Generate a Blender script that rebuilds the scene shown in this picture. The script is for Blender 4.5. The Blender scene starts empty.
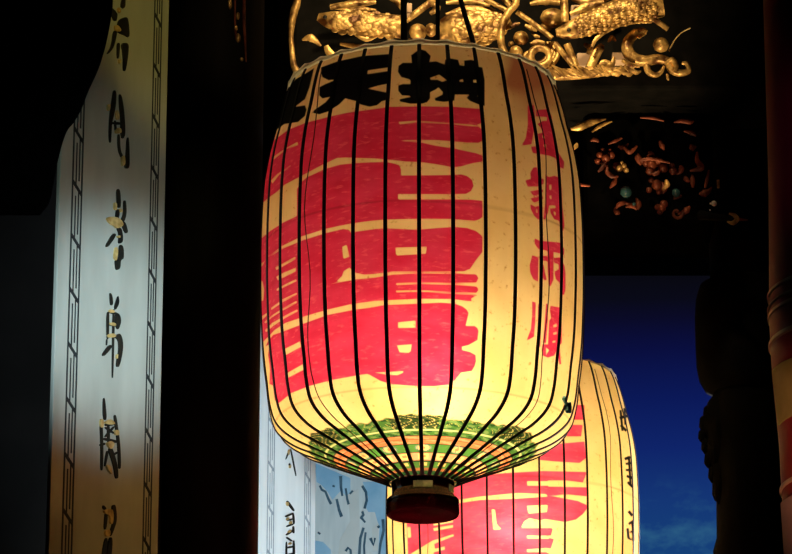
import bpy, math, random
import numpy as np
from mathutils import Vector
random.seed(7)
C = bpy.context.scene.collection
# ------------------------------------------------------------------ camera
F = 3600.0
PITCH = math.radians(18)
CAM = np.array([0.0, 0.0, 1.32])
FW = np.array([0, math.cos(PITCH), math.sin(PITCH)])
UP = np.array([0, -math.sin(PITCH), math.cos(PITCH)])
RT = np.array([1.0, 0, 0])
cam = bpy.data.cameras.new('camera')
cam.sensor_width = 36.0
cam.lens = F / 792 * 36
cam.clip_end = 500
co = bpy.data.objects.new('camera', cam)
C.objects.link(co)
co.location = CAM
co.rotation_euler = (math.pi / 2 + PITCH, 0, 0)
bpy.context.scene.camera = co
vs = bpy.context.scene.view_settings
vs.view_transform = 'Standard'
vs.look = 'None'
vs.gamma = 1
vs.use_curve_mapping = False
vs.exposure = 0.0


def ray(px, py):
    return FW + RT * ((px - 396) / F) + UP * ((277 - py) / F)


def at(px, py, Y):
    d = ray(px, py)
    return CAM + d * (Y / d[1])


def at_plane(px, py, p0, n):
    d = ray(px, py)
    return CAM + d * (np.dot(np.array(p0) - CAM, n) / np.dot(d, n))


def scale_at(P):
    return np.dot(np.array(P) - CAM, FW) / F      # metres per pixel


def proj(P):
    rel = P - CAM
    dep = rel @ FW
    return 396 + F * (rel @ RT) / dep, 277 - F * (rel @ UP) / dep


# ------------------------------------------------------------------ objects
def thing(name, label, cat, loc=(0, 0, 0), group=None):
    o = bpy.data.objects.new(name, None)
    o.empty_display_size = 0.1
    C.objects.link(o)
    o.location = [float(v) for v in loc]
    o['label'] = label
    o['category'] = cat
    if group:
        o['group'] = group
    return o


def tag(o, label, cat, group=None):
    o['label'] = label
    o['category'] = cat
    if group:
        o['group'] = group
    return o


class MB:
    def __init__(s):
        s.v = []
        s.f = []
        s.m = []

    def add(s, vs_, fs, mat=0):
        b = len(s.v)
        s.v += [tuple(float(c) for c in v) for v in vs_]
        s.f += [tuple(b + i for i in f) for f in fs]
        s.m += [mat] * len(fs)

    def build(s, name, mats, parent=None, smooth=True, origin=None, structure=False, bevel=0):
        if not isinstance(mats, (list, tuple)):
            mats = [mats]
        org = np.zeros(3)
        if parent is not None:
            org = np.array(parent['_org']) if '_org' in parent else np.array(parent.location)
        elif origin is not None:
            org = np.array(origin)
        elif s.v:
            a = np.array(s.v)
            org = np.array([(a[:, 0].min() + a[:, 0].max()) / 2, (a[:, 1].min() + a[:, 1].max()) / 2, a[:, 2].min()])
        me = bpy.data.meshes.new(name)
        me.from_pydata([tuple(np.array(v) - org) for v in s.v], [], s.f)
        for m in mats:
            me.materials.append(m)
        if len(mats) > 1:
            me.polygons.foreach_set('material_index', s.m)
        if smooth:
            me.polygons.foreach_set('use_smooth', [True] * len(me.polygons))
        me.update()
        o = bpy.data.objects.new(name, me)
        C.objects.link(o)
        if parent is not None:
            o.parent = parent
        else:
            o.location = org
        if smooth:
            try:
                me.set_sharp_from_angle(angle=math.radians(42))
            except Exception:
                pass
        if structure:
            o['kind'] = 'structure'
        if bevel:
            bm = o.modifiers.new('bevel', 'BEVEL')
            bm.width = bevel
            bm.segments = 2
        return o

    def box(s, lo, hi, mat=0):
        x0, y0, z0 = lo
        x1, y1, z1 = hi
        s.add([(x0, y0, z0), (x1, y0, z0), (x1, y1, z0), (x0, y1, z0), (x0, y0, z1), (x1, y0, z1), (x1, y1, z1), (x0, y1, z1)],
              [(0, 3, 2, 1), (4, 5, 6, 7), (0, 1, 5, 4), (1, 2, 6, 5), (2, 3, 7, 6), (3, 0, 4, 7)], mat)

    def hexa(s, b, t, mat=0):
        s.add(list(b) + list(t), [(0, 3, 2, 1), (4, 5, 6, 7), (0, 1, 5, 4), (1, 2, 6, 5), (2, 3, 7, 6), (3, 0, 4, 7)], mat)

    def tube(s, pts, rad, seg=10, flat=1.0, flat_dir=(0, 1, 0), mat=0):
        pts = [np.array(p, float) for p in pts]
        if not hasattr(rad, '__len__'):
            rad = [rad] * len(pts)
        vs_, fs = [], []
        fd = np.array(flat_dir, float)
        for i, p in enumerate(pts):
            t = pts[min(i + 1, len(pts) - 1)] - pts[max(i - 1, 0)]
            t = t / (np.linalg.norm(t) + 1e-9)
            a = fd - t * np.dot(fd, t)
            if np.linalg.norm(a) < 1e-4:
                a = np.array([1, 0, 0.3]) - t * np.dot(np.array([1, 0, 0.3]), t)
            a /= np.linalg.norm(a)
            b = np.cross(t, a)
            for k in range(seg):
                g = 2 * math.pi * k / seg
                vs_.append(p + rad[i] * (a * math.cos(g) * flat + b * math.sin(g)))
        n = len(pts)
        for i in range(n - 1):
            for k in range(seg):
                k2 = (k + 1) % seg
                fs.append((i * seg + k, i * seg + k2, (i + 1) * seg + k2, (i + 1) * seg + k))
        fs.append(tuple(range(seg))[::-1])
        fs.append(tuple((n - 1) * seg + k for k in range(seg)))
        s.add(vs_, fs, mat)

    def ell(s, c, ax, ay, az, nu=14, nv=9, mat=0, lump=0.0):
        c, ax, ay, az = [np.array(q, float) for q in (c, ax, ay, az)]
        vs_ = [c + az]
        for j in range(1, nv):
            ph = math.pi * j / nv
            for i in range(nu):
                th = 2 * math.pi * i / nu
                k = 1 + lump * math.sin(3 * th + 2 * j) * math.cos(2 * j + th)
                vs_.append(c + k * (ax * math.sin(ph) * math.cos(th) + ay * math.sin(ph) * math.sin(th)) + az * math.cos(ph))
        vs_.append(c - az)
        fs = []
        for i in range(nu):
            fs.append((0, 1 + i, 1 + (i + 1) % nu))
        for j in range(nv - 2):
            for i in range(nu):
                a = 1 + j * nu + i
                b = 1 + j * nu + (i + 1) % nu
                fs.append((a, a + nu, b + nu, b))
        last = len(vs_) - 1
        o = 1 + (nv - 2) * nu
        for i in range(nu):
            fs.append((o + i, last, o + (i + 1) % nu))
        s.add(vs_, fs, mat)

    def lathe(s, c, prof, seg=48, mat=0, cap=True):
        vs_, fs = [], []
        for r, z in prof:
            for k in range(seg):
                g = 2 * math.pi * k / seg
                vs_.append((c[0] + r * math.sin(g), c[1] - r * math.cos(g), z))
        n = len(prof)
        for i in range(n - 1):
            for k in range(seg):
                k2 = (k + 1) % seg
                fs.append((i * seg + k, i * seg + k2, (i + 1) * seg + k2, (i + 1) * seg + k))
        if cap:
            fs.append(tuple(range(seg))[::-1])
            fs.append(tuple((n - 1) * seg + k for k in range(seg)))
        s.add(vs_, fs, mat)

    def prism(s, poly, n, depth, mat=0):
        """closed outline poly (3-D points on one plane) raised by depth along n"""
        p = [np.array(q, float) for q in poly]
        n = np.array(n, float)
        k = len(p)
        base = [q - n * 0.002 for q in p]
        top = [q + n * depth for q in p]
        nn = sum((np.cross(p[i], p[(i + 1) % k]) for i in range(k)), np.zeros(3))
        fs = [tuple(range(k, 2 * k)), tuple(range(k))[::-1]]
        fs += [(i, (i + 1) % k, k + (i + 1) % k, k + i) for i in range(k)]
        if np.dot(nn, n) < 0:
            fs = [f[::-1] for f in fs]
        s.add(base + top, fs, mat)


def spline(pts, n=24):
    """Catmull-Rom through pts (any dimension)"""
    P = np.array(pts, float)
    P = np.vstack([2 * P[0] - P[1], P, 2 * P[-1] - P[-2]])
    out = []
    segs = len(P) - 3
    for i in range(segs):
        p0, p1, p2, p3 = P[i:i + 4]
        m = max(2, n // segs)
        for j in range(m):
            t = j / m
            out.append(0.5 * ((2 * p1) + (-p0 + p2) * t + (2 * p0 - 5 * p1 + 4 * p2 - p3) * t * t + (-p0 + 3 * p1 - 3 * p2 + p3) * t ** 3))
    out.append(P[-2])
    return np.array(out)


# ------------------------------------------------------------------ materials
def mat_new(name):
    m = bpy.data.materials.new(name)
    m.use_nodes = True
    nt = m.node_tree
    for n in list(nt.nodes):
        nt.nodes.remove(n)
    out = nt.nodes.new('ShaderNodeOutputMaterial')
    return m, nt, out


def simple(name, c1, c2=None, rough=0.5, metal=0.0, scale=8.0, stretch=(1, 1, 1), bump=0.0, spec=0.5, coat=0.0, detail=6):
    m, nt, out = mat_new(name)
    b = nt.nodes.new('ShaderNodeBsdfPrincipled')
    nt.links.new(b.outputs[0], out.inputs[0])
    b.inputs['Roughness'].default_value = rough
    b.inputs['Metallic'].default_value = metal
    b.inputs['Specular IOR Level'].default_value = spec
    b.inputs['Coat Weight'].default_value = coat
    c2 = c2 or c1
    tc = nt.nodes.new('ShaderNodeTexCoord')
    mp = nt.nodes.new('ShaderNodeMapping')
    mp.inputs['Scale'].default_value = stretch
    nz = nt.nodes.new('ShaderNodeTexNoise')
    nz.inputs['Scale'].default_value = scale
    nz.inputs['Detail'].default_value = detail
    rp = nt.nodes.new('ShaderNodeValToRGB')
    rp.color_ramp.elements[0].position = 0.35
    rp.color_ramp.elements[1].position = 0.68
    rp.color_ramp.elements[0].color = (*c1, 1)
    rp.color_ramp.elements[1].color = (*c2, 1)
    nt.links.new(tc.outputs['Object'], mp.inputs[0])
    nt.links.new(mp.outputs[0], nz.inputs['Vector'])
    nt.links.new(nz.outputs['Fac'], rp.inputs[0])
    nt.links.new(rp.outputs[0], b.inputs['Base Color'])
    if bump:
        bp = nt.nodes.new('ShaderNodeBump')
        bp.inputs['Strength'].default_value = bump
        bp.inputs['Distance'].default_value = 0.01
        nt.links.new(nz.outputs['Fac'], bp.inputs['Height'])
        nt.links.new(bp.outputs[0], b.inputs['Normal'])
    return m


M = {}
M['dark_wood'] = simple('dark smoked timber', (.004, .0035, .003), (.009, .007, .006), rough=.7, scale=4, stretch=(6, 6, .5), spec=.08)
M['plaster'] = simple('sooty plaster', (.008, .007, .0065), (.014, .012, .011), rough=.9, scale=3, spec=.1)
M['floor'] = simple('worn stone floor', (.03, .027, .024), (.05, .045, .04), rough=.7, scale=2, spec=.2)
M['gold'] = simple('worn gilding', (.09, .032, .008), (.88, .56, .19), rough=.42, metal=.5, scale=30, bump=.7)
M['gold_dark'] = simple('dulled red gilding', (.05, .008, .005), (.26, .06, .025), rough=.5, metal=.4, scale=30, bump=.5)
M['gold_bright'] = simple('bright gilding', (.85, .6, .25), (.95, .75, .4), rough=.35, metal=.3, scale=20)
M['char_gold'] = simple('lit gold on carved characters', (.30, .17, .045), (.62, .42, .17), rough=.45, metal=.2, scale=60)
M['char_black'] = simple('unlit black on carved characters', (.006, .006, .006), (.02, .017, .012), rough=.5, scale=30, spec=.15)
M['board'] = simple('aged lacquered board', (.29, .28, .25), (.34, .33, .30), rough=.34, scale=5, stretch=(3.5, 3.5, .9), bump=.02, spec=.4)
M['board_pale'] = simple('pale painted board', (.70, .72, .72), (.80, .82, .82), rough=.5, scale=5, stretch=(5, 5, .7), spec=.3)
M['groove'] = simple('dark incised line', (.008, .009, .01), (.02, .022, .024), rough=.6, scale=40, spec=.2)
M['groove_pale'] = simple('grey incised line', (.24, .28, .32), (.36, .40, .44), rough=.6, scale=40, spec=.2)
M['rib'] = simple('dark bamboo rib', (.010, .006, .004), (.022, .012, .008), rough=.55, scale=60, spec=.2)
M['thread'] = simple('thin brown thread', (.06, .03, .01), (.1, .05, .02), rough=.8, scale=60, spec=.1)
M['trim'] = simple('cream cloth trim', (.62, .50, .28), (.80, .68, .42), rough=.8, scale=30, spec=.1)
M['wire'] = simple('black iron wire', (.008, .008, .008), (.02, .018, .016), rough=.5, metal=.5, scale=40)
M['lacquer'] = simple('dark red lacquer', (.018, .001, .002), (.042, .002, .004), rough=.16, scale=14, spec=.4, coat=.3)
M['cream_patch'] = simple('cream neck patch', (.55, .6, .30), (.8, .8, .5), rough=.3, scale=90)
M['blue_cloth'] = simple('blue cloth', (.10, .42, .75), (.16, .52, .85), rough=.8, scale=60)
M['red_col'] = simple('red lacquered column', (.24, .010, .012), (.36, .018, .018), rough=.5, scale=4, stretch=(3, 3, .8), spec=.08)
M['pale_band'] = simple('pale band and reflection', (.55, .26, .16), (.75, .40, .25), rough=.5, scale=30)
M['yellow_reflection'] = simple('yellow painted reflection', (.40, .30, .07), (.55, .42, .12), rough=.8, scale=14)
M['pink_reflection'] = simple('pink painted reflection', (.40, .20, .18), (.6, .34, .3), rough=.8, scale=10)
M['stone_black'] = simple('sooty black stone', (.003, .003, .003), (.006, .0055, .0055), rough=.9, scale=20, spec=.04, bump=.3)
M['jet'] = simple('matt black timber and shadow', (.0012, .0012, .0012), (.0022, .002, .002), rough=1.0, scale=20, spec=0.0)  # deep black; on the panel before the couplet board it stands for shadow
M['white_glint'] = simple('white painted glint', (.85, .88, .9), (.95, .95, .95), rough=.15, scale=30)
M['teal_glint'] = simple('dark teal painted glint', (.01, .035, .045), (.03, .08, .09), rough=.15, scale=30)
M['cloth_panel'] = simple('dusty pink backing panel', (.55, .38, .27), (.65, .46, .34), rough=.7, scale=10)


FWD = .15


def lantern_mat(name, red=(.64, .020, .070), red2=(.76, .052, .135), paper=(.82, .60, .23), paper2=(.90, .70, .32)):
    m, nt, out = mat_new(name)
    N, L = nt.nodes, nt.links

    def attr(n):
        a = N.new('ShaderNodeAttribute')
        a.attribute_name = n
        return a

    def step(a, w):
        r = N.new('ShaderNodeMapRange')
        r.inputs['From Min'].default_value = -w
        r.inputs['From Max'].default_value = w
        L.new(a.outputs['Fac'], r.inputs['Value'])
        return r

    def mix(f, a, b, mode='MIX'):
        x = N.new('ShaderNodeMix')
        x.data_type = 'RGBA'
        x.blend_type = mode
        for sock, v in ((x.inputs[0], f), (x.inputs[6], a), (x.inputs[7], b)):
            if isinstance(v, bpy.types.NodeSocket):
                L.new(v, sock)
            elif isinstance(v, (int, float)):
                sock.default_value = v
            else:
                sock.default_value = (*v, 1)
        return x.outputs[2]

    tc = N.new('ShaderNodeTexCoord')

    def noise(scale, stretch=(1, 1, 1), lo=.35, hi=.65, detail=5):
        mp = N.new('ShaderNodeMapping')
        mp.inputs['Scale'].default_value = stretch
        nz = N.new('ShaderNodeTexNoise')
        nz.inputs['Scale'].default_value = scale
        nz.inputs['Detail'].default_value = detail
        L.new(tc.outputs['Object'], mp.inputs[0])
        L.new(mp.outputs[0], nz.inputs['Vector'])
        r = N.new('ShaderNodeMapRange')
        r.inputs['From Min'].default_value = lo
        r.inputs['From Max'].default_value = hi
        L.new(nz.outputs['Fac'], r.inputs['Value'])
        return r.outputs[0]
    pap = mix(noise(7), paper, paper2)
    pap = mix(noise(90, lo=.62, hi=.75), pap, (.62, .36, .09))
    pap = mix(attr('red_tinge').outputs['Fac'], pap, (.40, .06, .035))
    rd = mix(noise(13, (1, 1, 2.5), .30, .70, 8), red, red2)
    rd = mix(noise(45, (1, 1, 3.0), .56, .72, 6), rd, [q * 1.0 for q in (.82, .12, .16)])
    col = mix(step(attr('red'), .45).outputs[0], pap, rd)
    col = mix(attr('rosette_mask').outputs['Fac'], col, attr('rosette').outputs['Color'])
    col = mix(step(attr('ink'), .45).outputs[0], col, (.004, .004, .005))
    sm = mix(attr('seam').outputs['Fac'], (1, 1, 1), (.45, .32, .22))
    col = mix(1.0, col, sm, 'MULTIPLY')
    d = N.new('ShaderNodeBsdfDiffuse')
    t = N.new('ShaderNodeBsdfTranslucent')
    g = N.new('ShaderNodeBsdfGlossy')
    g.inputs['Roughness'].default_value = .45
    ms = N.new('ShaderNodeMixShader')
    ms.inputs[0].default_value = .85
    L.new(col, d.inputs[0])
    L.new(col, t.inputs[0])
    L.new(d.outputs[0], ms.inputs[1])
    # thin paper also scatters the lamp's light forward, so it glows most where the lamp is behind it
    fwd = N.new('ShaderNodeBsdfRefraction')
    fwd.inputs['IOR'].default_value = 1.35
    fwd.inputs['Roughness'].default_value = 1.0
    L.new(col, fwd.inputs[0])
    mt = N.new('ShaderNodeMixShader')
    mt.inputs[0].default_value = FWD
    L.new(t.outputs[0], mt.inputs[1])
    L.new(fwd.outputs[0], mt.inputs[2])
    L.new(mt.outputs[0], ms.inputs[2])
    m2 = N.new('ShaderNodeMixShader')
    m2.inputs[0].default_value = .03
    L.new(ms.outputs[0], m2.inputs[1])
    L.new(g.outputs[0], m2.inputs[2])
    L.new(m2.outputs[0], out.inputs[0])
    return m


def cloth_mat(name, c):
    m, nt, out = mat_new(name)
    d = nt.nodes.new('ShaderNodeBsdfDiffuse')
    t = nt.nodes.new('ShaderNodeBsdfTranslucent')
    x = nt.nodes.new('ShaderNodeMixShader')
    x.inputs[0].default_value = .8
    tc = nt.nodes.new('ShaderNodeTexCoord')
    nz = nt.nodes.new('ShaderNodeTexNoise')
    nz.inputs['Scale'].default_value = 40
    rp = nt.nodes.new('ShaderNodeValToRGB')
    rp.color_ramp.elements[0].color = (*[q * .8 for q in c], 1)
    rp.color_ramp.elements[1].color = (*c, 1)
    nt.links.new(tc.outputs['Object'], nz.inputs['Vector'])
    nt.links.new(nz.outputs['Fac'], rp.inputs[0])
    for q in (d, t):
        nt.links.new(rp.outputs[0], q.inputs[0])
    nt.links.new(d.outputs[0], x.inputs[1])
    nt.links.new(t.outputs[0], x.inputs[2])
    nt.links.new(x.outputs[0], out.inputs[0])
    return m


M['trim_cloth'] = cloth_mat('thin cream trim cloth', (1.0, .88, .60))


# ------------------------------------------------------------------ lantern artwork outlines
def P(ox, oy, s, *pts):
    return np.array([(ox + x / s, oy + y / s) for x, y in pts])


S6 = 6.59
RED_BODY = np.array([(240, 172), (262, 150), (274.7, 139.6), (288.4, 129.7), (305, 123), (328, 117), (346, 113), (361, 110.8), (380, 108.3),
    (389, 106.8), (425.5, 106.3), (454, 106.8), (482.5, 109), (482.5, 346), (462, 346.8), (462.5, 350.3), (470, 351), (475.5, 355),
    (476, 361), (474.7, 366), (471.7, 371), (461, 372.6), (455, 380), (449, 384.8), (433.7, 386.3), (415.5, 386), (392.8, 384.5),
    (380.6, 381), (370, 375), (367, 374), (359.7, 375), (332, 380), (309.6, 386), (291.4, 393), (282, 400.7), (277.8, 403.7),
    (274.7, 400), (273, 385.5), (269.4, 384), (270, 372), (269.4, 365), (268, 355), (269.4, 344.5), (262, 348), (240, 372)])
GAPS = [
    P(370, 110, S6, (190, 78), (310, 70), (530, 85), (700, 100), (725, 90), (745, 88), (745, 128), (732, 124), (715, 108), (640, 105), (530, 92), (310, 82), (192, 95)),
    P(370, 110, S6, (188, 200), (310, 198), (430, 198), (560, 207), (640, 215), (715, 217), (730, 208), (745, 200), (745, 302), (700, 285), (560, 255), (430, 235), (340, 215), (240, 207)),
    np.array([(255, 209), (262.5, 203), (269.5, 197), (276, 192.5), (285, 184.5), (303, 175), (322, 165), (337, 158), (345, 157.5), (358, 158), (375, 158.5),
              (386, 159.3), (406, 161.6), (420, 162), (435, 164), (453.4, 167.3), (461, 166.4), (473, 163), (484, 161.3), (484, 200.8),
              (470, 199.6), (450, 199.4), (398, 199.5), (398, 194), (450, 194.2), (466, 193.8), (471, 191), (473.5, 186), (472, 180),
              (467, 176), (461, 174.3), (453, 175), (430, 175.3), (401, 175.5), (401, 169), (399, 165), (394, 163.5), (386, 162), (370, 162.3),
              (358, 163), (340, 164.6), (325, 169), (306.5, 177.5), (300.5, 183), (297, 189), (297, 216), (284, 222), (269.4, 231.5), (262.5, 237.5), (255, 243)]),
    np.array([(370, 221), (385, 219.6), (417, 218.8), (450, 219), (474.7, 220.8), (479, 219.5), (484, 216), (484, 238), (481.5, 235.5), (476, 231), (467, 228), (455, 227),
              (438, 228), (417, 229.8), (385, 228.2), (375, 229), (356, 231.7), (351.8, 234), (349, 229.8), (343, 229), (326, 233), (303.6, 240), (283, 248.4),
              (267, 258.3), (262, 266), (255, 272), (255, 266), (264, 262), (269.4, 256), (282, 246), (302, 236.3), (326, 228.7), (352, 223.4)]),
    P(370, 190, S6, (168, 380), (375, 373), (368, 420), (172, 432)),
    P(255, 190, S6, (575, 375), (605, 360), (622, 440), (582, 455)),
    P(255, 190, S6, (135, 510), (265, 440), (268, 455), (140, 528)),
    P(255, 190, S6, (140, 572), (185, 547), (270, 512), (270, 535), (150, 595)),
    P(255, 270, S6, (140, 125), (270, 60), (275, 72), (145, 138)),
    P(255, 270, S6, (105, 250), (180, 195), (275, 150), (278, 160), (185, 210), (108, 262)),
    P(255, 270, S6, (60, 345), (110, 300), (180, 255), (275, 203), (278, 215), (185, 265), (110, 312), (70, 350)),
    P(255, 270, S6, (65, 400), (112, 350), (200, 300), (280, 260), (282, 272), (200, 315), (115, 372), (75, 408)),
    P(255, 270, S6, (45, 305), (85, 280), (88, 290), (45, 330)),
    P(255, 270, S6, (30, 70), (50, 75), (60, 130), (55, 200), (30, 210)),
    np.array([(331, 283.8), (337, 281), (342, 276), (343.8, 271), (349.5, 267.5), (352.5, 271), (356, 273), (364, 274.6), (372, 274.3), (393, 271.5), (418.5, 271.2),
              (446, 271.5), (464, 271.2), (470, 269), (476, 260), (484, 250), (484, 348), (478, 342), (484, 334), (484, 276), (478.5, 277.6), (476, 274.3), (455, 273.8),
              (417, 273.3), (393, 274.6), (375, 277.6), (356, 279.4), (344.5, 281.4)]),
    P(370, 270, S6, (708, 30), (750, 20), (750, 205), (705, 200), (716, 185), (700, 165), (560, 157), (330, 143), (172, 147), (172, 135), (330, 133), (560, 147), (700, 151), (717, 128),
      (700, 108), (560, 97), (330, 91), (172, 100), (172, 86), (330, 79), (560, 85), (700, 83), (714, 55)),
    np.array([(452, 299), (418.6, 298.8), (385, 300.4), (375, 301), (352, 304), (328, 309.5), (305, 316.3), (285.4, 323), (274.7, 330), (268, 337), (262, 343), (255, 352), (263, 352),
              (268, 341), (273, 335), (287, 330), (305, 323), (328, 314.8), (353.6, 309.8), (370, 307.6), (385, 305), (417, 303.7), (441, 302.6), (455, 303.7),
              (462.5, 306.4), (466.5, 309.5), (468.6, 313), (467, 320), (465.6, 326), (474.7, 326), (477.4, 328), (478.5, 331), (477.5, 340), (468.6, 345), (462, 346.6), (462, 350), (470, 352), (475.5, 355), (486, 360), (486, 290),
              (477, 301.6), (467, 301)]),
    P(370, 270, S6, (185, 345), (300, 333), (300, 380), (185, 382)),
    P(370, 270, S6, (178, 497), (275, 490), (268, 535), (255, 545), (195, 542)),
    P(370, 340, S6, (35, 215), (220, 205), (218, 215), (180, 232), (110, 228)),
    P(255, 340, S6, (195, 60), (295, 10), (303, 45), (200, 100)),
    P(255, 340, S6, (200, 225), (315, 160), (322, 195), (205, 255)),
    P(255, 110, S6, (120, 310), (190, 260), (280, 210), (285, 230), (210, 255), (125, 325)),
    P(255, 110, S6, (105, 465), (150, 420), (235, 365), (230, 375), (160, 425), (115, 485)),
    np.array([(471, 298.5), (476, 296), (486, 290), (486, 352), (477.8, 340), (478.5, 331)]),
]
S8 = 7.91
RED_SMALL = [
    P(510, 100, S8, (140, 45), (190, 40), (200, 140), (190, 240), (170, 350), (90, 362), (125, 300), (140, 200)),
    P(510, 100, S8, (205, 78), (300, 72), (330, 130), (345, 260), (360, 380), (430, 490), (425, 545), (390, 530), (360, 460), (310, 440), (250, 430), (180, 420), (165, 370), (230, 362), (225, 300), (215, 270), (260, 255), (240, 215), (215, 190), (260, 165), (290, 165), (295, 135), (205, 130)),
    P(510, 165, S8, (185, 20), (215, 15), (230, 108), (268, 108), (266, 150), (215, 170), (140, 172), (120, 120), (165, 110), (160, 60)),
    P(510, 165, S8, (155, 210), (262, 190), (262, 212), (225, 235), (190, 245)),
    P(510, 165, S8, (160, 265), (262, 242), (262, 268), (215, 290), (190, 298)),
    P(510, 165, S8, (160, 310), (200, 330), (240, 320), (262, 335), (258, 400), (225, 435), (190, 400), (165, 350)),
    P(510, 165, S8, (280, 80), (310, 95), (350, 85), (395, 100), (410, 180), (415, 320), (432, 480), (420, 525), (400, 480), (385, 440), (350, 430), (320, 380), (315, 345), (360, 340), (360, 320), (310, 320), (300, 380), (280, 430), (262, 430), (270, 370), (285, 250)),
    P(510, 230, S8, (195, 65), (235, 85), (400, 100), (430, 150), (428, 200), (395, 185), (300, 165), (225, 150), (195, 110)),
    P(510, 230, S8, (175, 200), (225, 215), (222, 410), (185, 390), (160, 340), (155, 280)),
    P(510, 230, S8, (297, 120), (345, 120), (345, 390), (322, 445), (305, 440), (297, 300)),
    P(510, 230, S8, (225, 205), (300, 205), (300, 245), (240, 242)),
    P(510, 230, S8, (250, 270), (265, 275), (292, 400), (265, 395), (250, 350)),
    P(510, 230, S8, (345, 222), (400, 215), (430, 280), (440, 340), (440, 470), (428, 515), (398, 508), (395, 420), (362, 390), (350, 330), (385, 310), (385, 270), (345, 260)),
    P(510, 295, S8, (175, 50), (205, 60), (200, 220), (190, 330), (130, 362), (165, 270), (175, 150)),
    P(510, 295, S8, (222, 70), (250, 65), (245, 300), (240, 410), (215, 405), (218, 250)),
    P(510, 295, S8, (285, 65), (300, 75), (300, 200), (285, 380), (260, 380), (275, 200)),
    P(510, 295, S8, (320, 85), (405, 100), (412, 150), (385, 160), (410, 210), (410, 380), (390, 400), (405, 545), (390, 550), (375, 430), (350, 480), (300, 495), (260, 480), (250, 440), (255, 390), (300, 390), (310, 200), (325, 185), (315, 120)),
]
SMALL_HOLES = [
    P(510, 100, S8, (255, 280), (275, 285), (275, 305), (258, 300)),
    P(510, 100, S8, (265, 350), (285, 350), (285, 375), (268, 372)),
    P(510, 165, S8, (310, 155), (328, 155), (328, 195), (312, 200)),
    P(510, 165, S8, (312, 240), (328, 240), (328, 270), (315, 270)),
    P(510, 165, S8, (345, 370), (362, 370), (362, 400), (350, 400)),
    P(510, 165, S8, (205, 350), (218, 350), (218, 380), (207, 375)),
    P(510, 295, S8, (340, 240), (370, 225), (370, 250), (345, 258)),
    P(510, 295, S8, (340, 300), (370, 290), (368, 310), (345, 315)),
    P(510, 295, S8, (335, 365), (360, 360), (358, 375), (338, 378)),
    P(510, 295, S8, (285, 415), (310, 435), (285, 475)),
]
INK = [
    P(280, 40, S6, (270, 180), (380, 140), (540, 105), (720, 92), (720, 180), (580, 200), (575, 225), (720, 203), (722, 285), (650, 300), (580, 320), (722, 350), (720, 390), (670, 405), (640, 430), (590, 440), (530, 425), (510, 405), (430, 385), (390, 425), (320, 470), (260, 490), (215, 480), (225, 462), (300, 410), (330, 375), (280, 385), (258, 365), (260, 310), (300, 290), (370, 260), (320, 265), (280, 245), (270, 215)),
    P(280, 40, S6, (-60, 420), (40, 320), (110, 255), (225, 185), (195, 310), (165, 390), (100, 440), (165, 430), (175, 460), (165, 500), (120, 540), (30, 554), (-90, 640)),  # partial character; its left side also fills the dark lantern edge
    P(380, 40, S6, (205, 100), (240, 75), (265, 60), (300, 70), (335, 105), (325, 145), (370, 140), (425, 160), (430, 130), (460, 120), (515, 130), (525, 165), (555, 170), (555, 135), (600, 130), (640, 140), (638, 175), (675, 180), (690, 265), (690, 435), (650, 425), (590, 400), (570, 380), (590, 360), (495, 360), (490, 400), (420, 408), (365, 400), (360, 385), (410, 360), (415, 345), (385, 312), (370, 325), (330, 345), (330, 385), (310, 410), (280, 420), (200, 420), (130, 405), (130, 390), (200, 375), (195, 368), (145, 365), (120, 335), (120, 300), (150, 290), (200, 290), (200, 265), (190, 258), (140, 245), (118, 210), (122, 170), (150, 150), (210, 150)),
]
INK_HOLES = [
    P(380, 40, S6, (330, 250), (390, 228), (440, 265), (410, 275), (380, 262), (335, 262)),
    P(380, 40, S6, (525, 265), (545, 258), (550, 275), (525, 275)),
    P(380, 40, S6, (615, 263), (660, 263), (660, 282), (615, 280)),
    P(380, 40, S6, (640, 368), (665, 362), (665, 380)),
]
B3, B5, B6 = 3.01, 4.86, 6.09
RED_REAR = [
    P(440, 370, B3, (400, 105), (435, 105), (435, 150), (395, 150)),
    P(440, 370, B3, (390, 165), (430, 165), (425, 200), (380, 200)),
    P(440, 370, B3, (360, 222), (435, 215), (440, 265), (420, 280), (340, 275), (290, 270)),
    np.array([(405, 455), (480, 476), (505, 473), (543, 471), (587, 472), (583, 482.5), (566, 480.5), (548, 480.5), (548, 486.5), (588, 487.3), (588, 496.5), (568, 494.5), (550, 495.5),
              (562, 498), (578, 501), (589, 506), (583, 514), (576, 519.5), (565, 522), (545, 519), (527, 524), (521, 528), (553, 528), (551, 536), (546, 537), (554, 539), (551, 548), (546, 552),
              (553, 556), (552, 572), (540, 590), (420, 600), (409, 575), (407, 530)]),
]
REAR_HOLES = [
    np.array([(457, 500), (480, 496.6), (517, 493), (546, 494), (548, 496.6), (517, 498.6), (480, 500), (457, 503.5)]),
    P(480, 440, B5, (228, 200), (420, 200), (420, 222), (230, 222)),
    P(480, 440, B5, (228, 320), (330, 315), (325, 350), (235, 358)),
    P(480, 440, B5, (200, 425), (215, 395), (240, 380), (330, 398), (360, 425)),
    P(480, 440, B5, (228, 465), (360, 465), (330, 480), (228, 478)),
    P(480, 440, B5, (228, 532), (320, 525), (360, 530), (360, 545), (228, 545)),
    P(380, 470, B6, (680, 240), (700, 240), (710, 330), (740, 360), (690, 365)),
    P(380, 470, B6, (325, 325), (445, 305), (445, 318), (325, 340)),
    P(380, 470, B6, (325, 355), (445, 335), (445, 350), (328, 372)),
    P(380, 470, B6, (185, 512), (270, 460), (320, 430), (450, 390), (450, 402), (330, 450), (335, 480), (395, 465), (395, 485), (330, 500), (320, 540), (185, 560)),
    P(380, 470, B6, (165, 350), (185, 345), (190, 410), (170, 415)),
]


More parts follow.
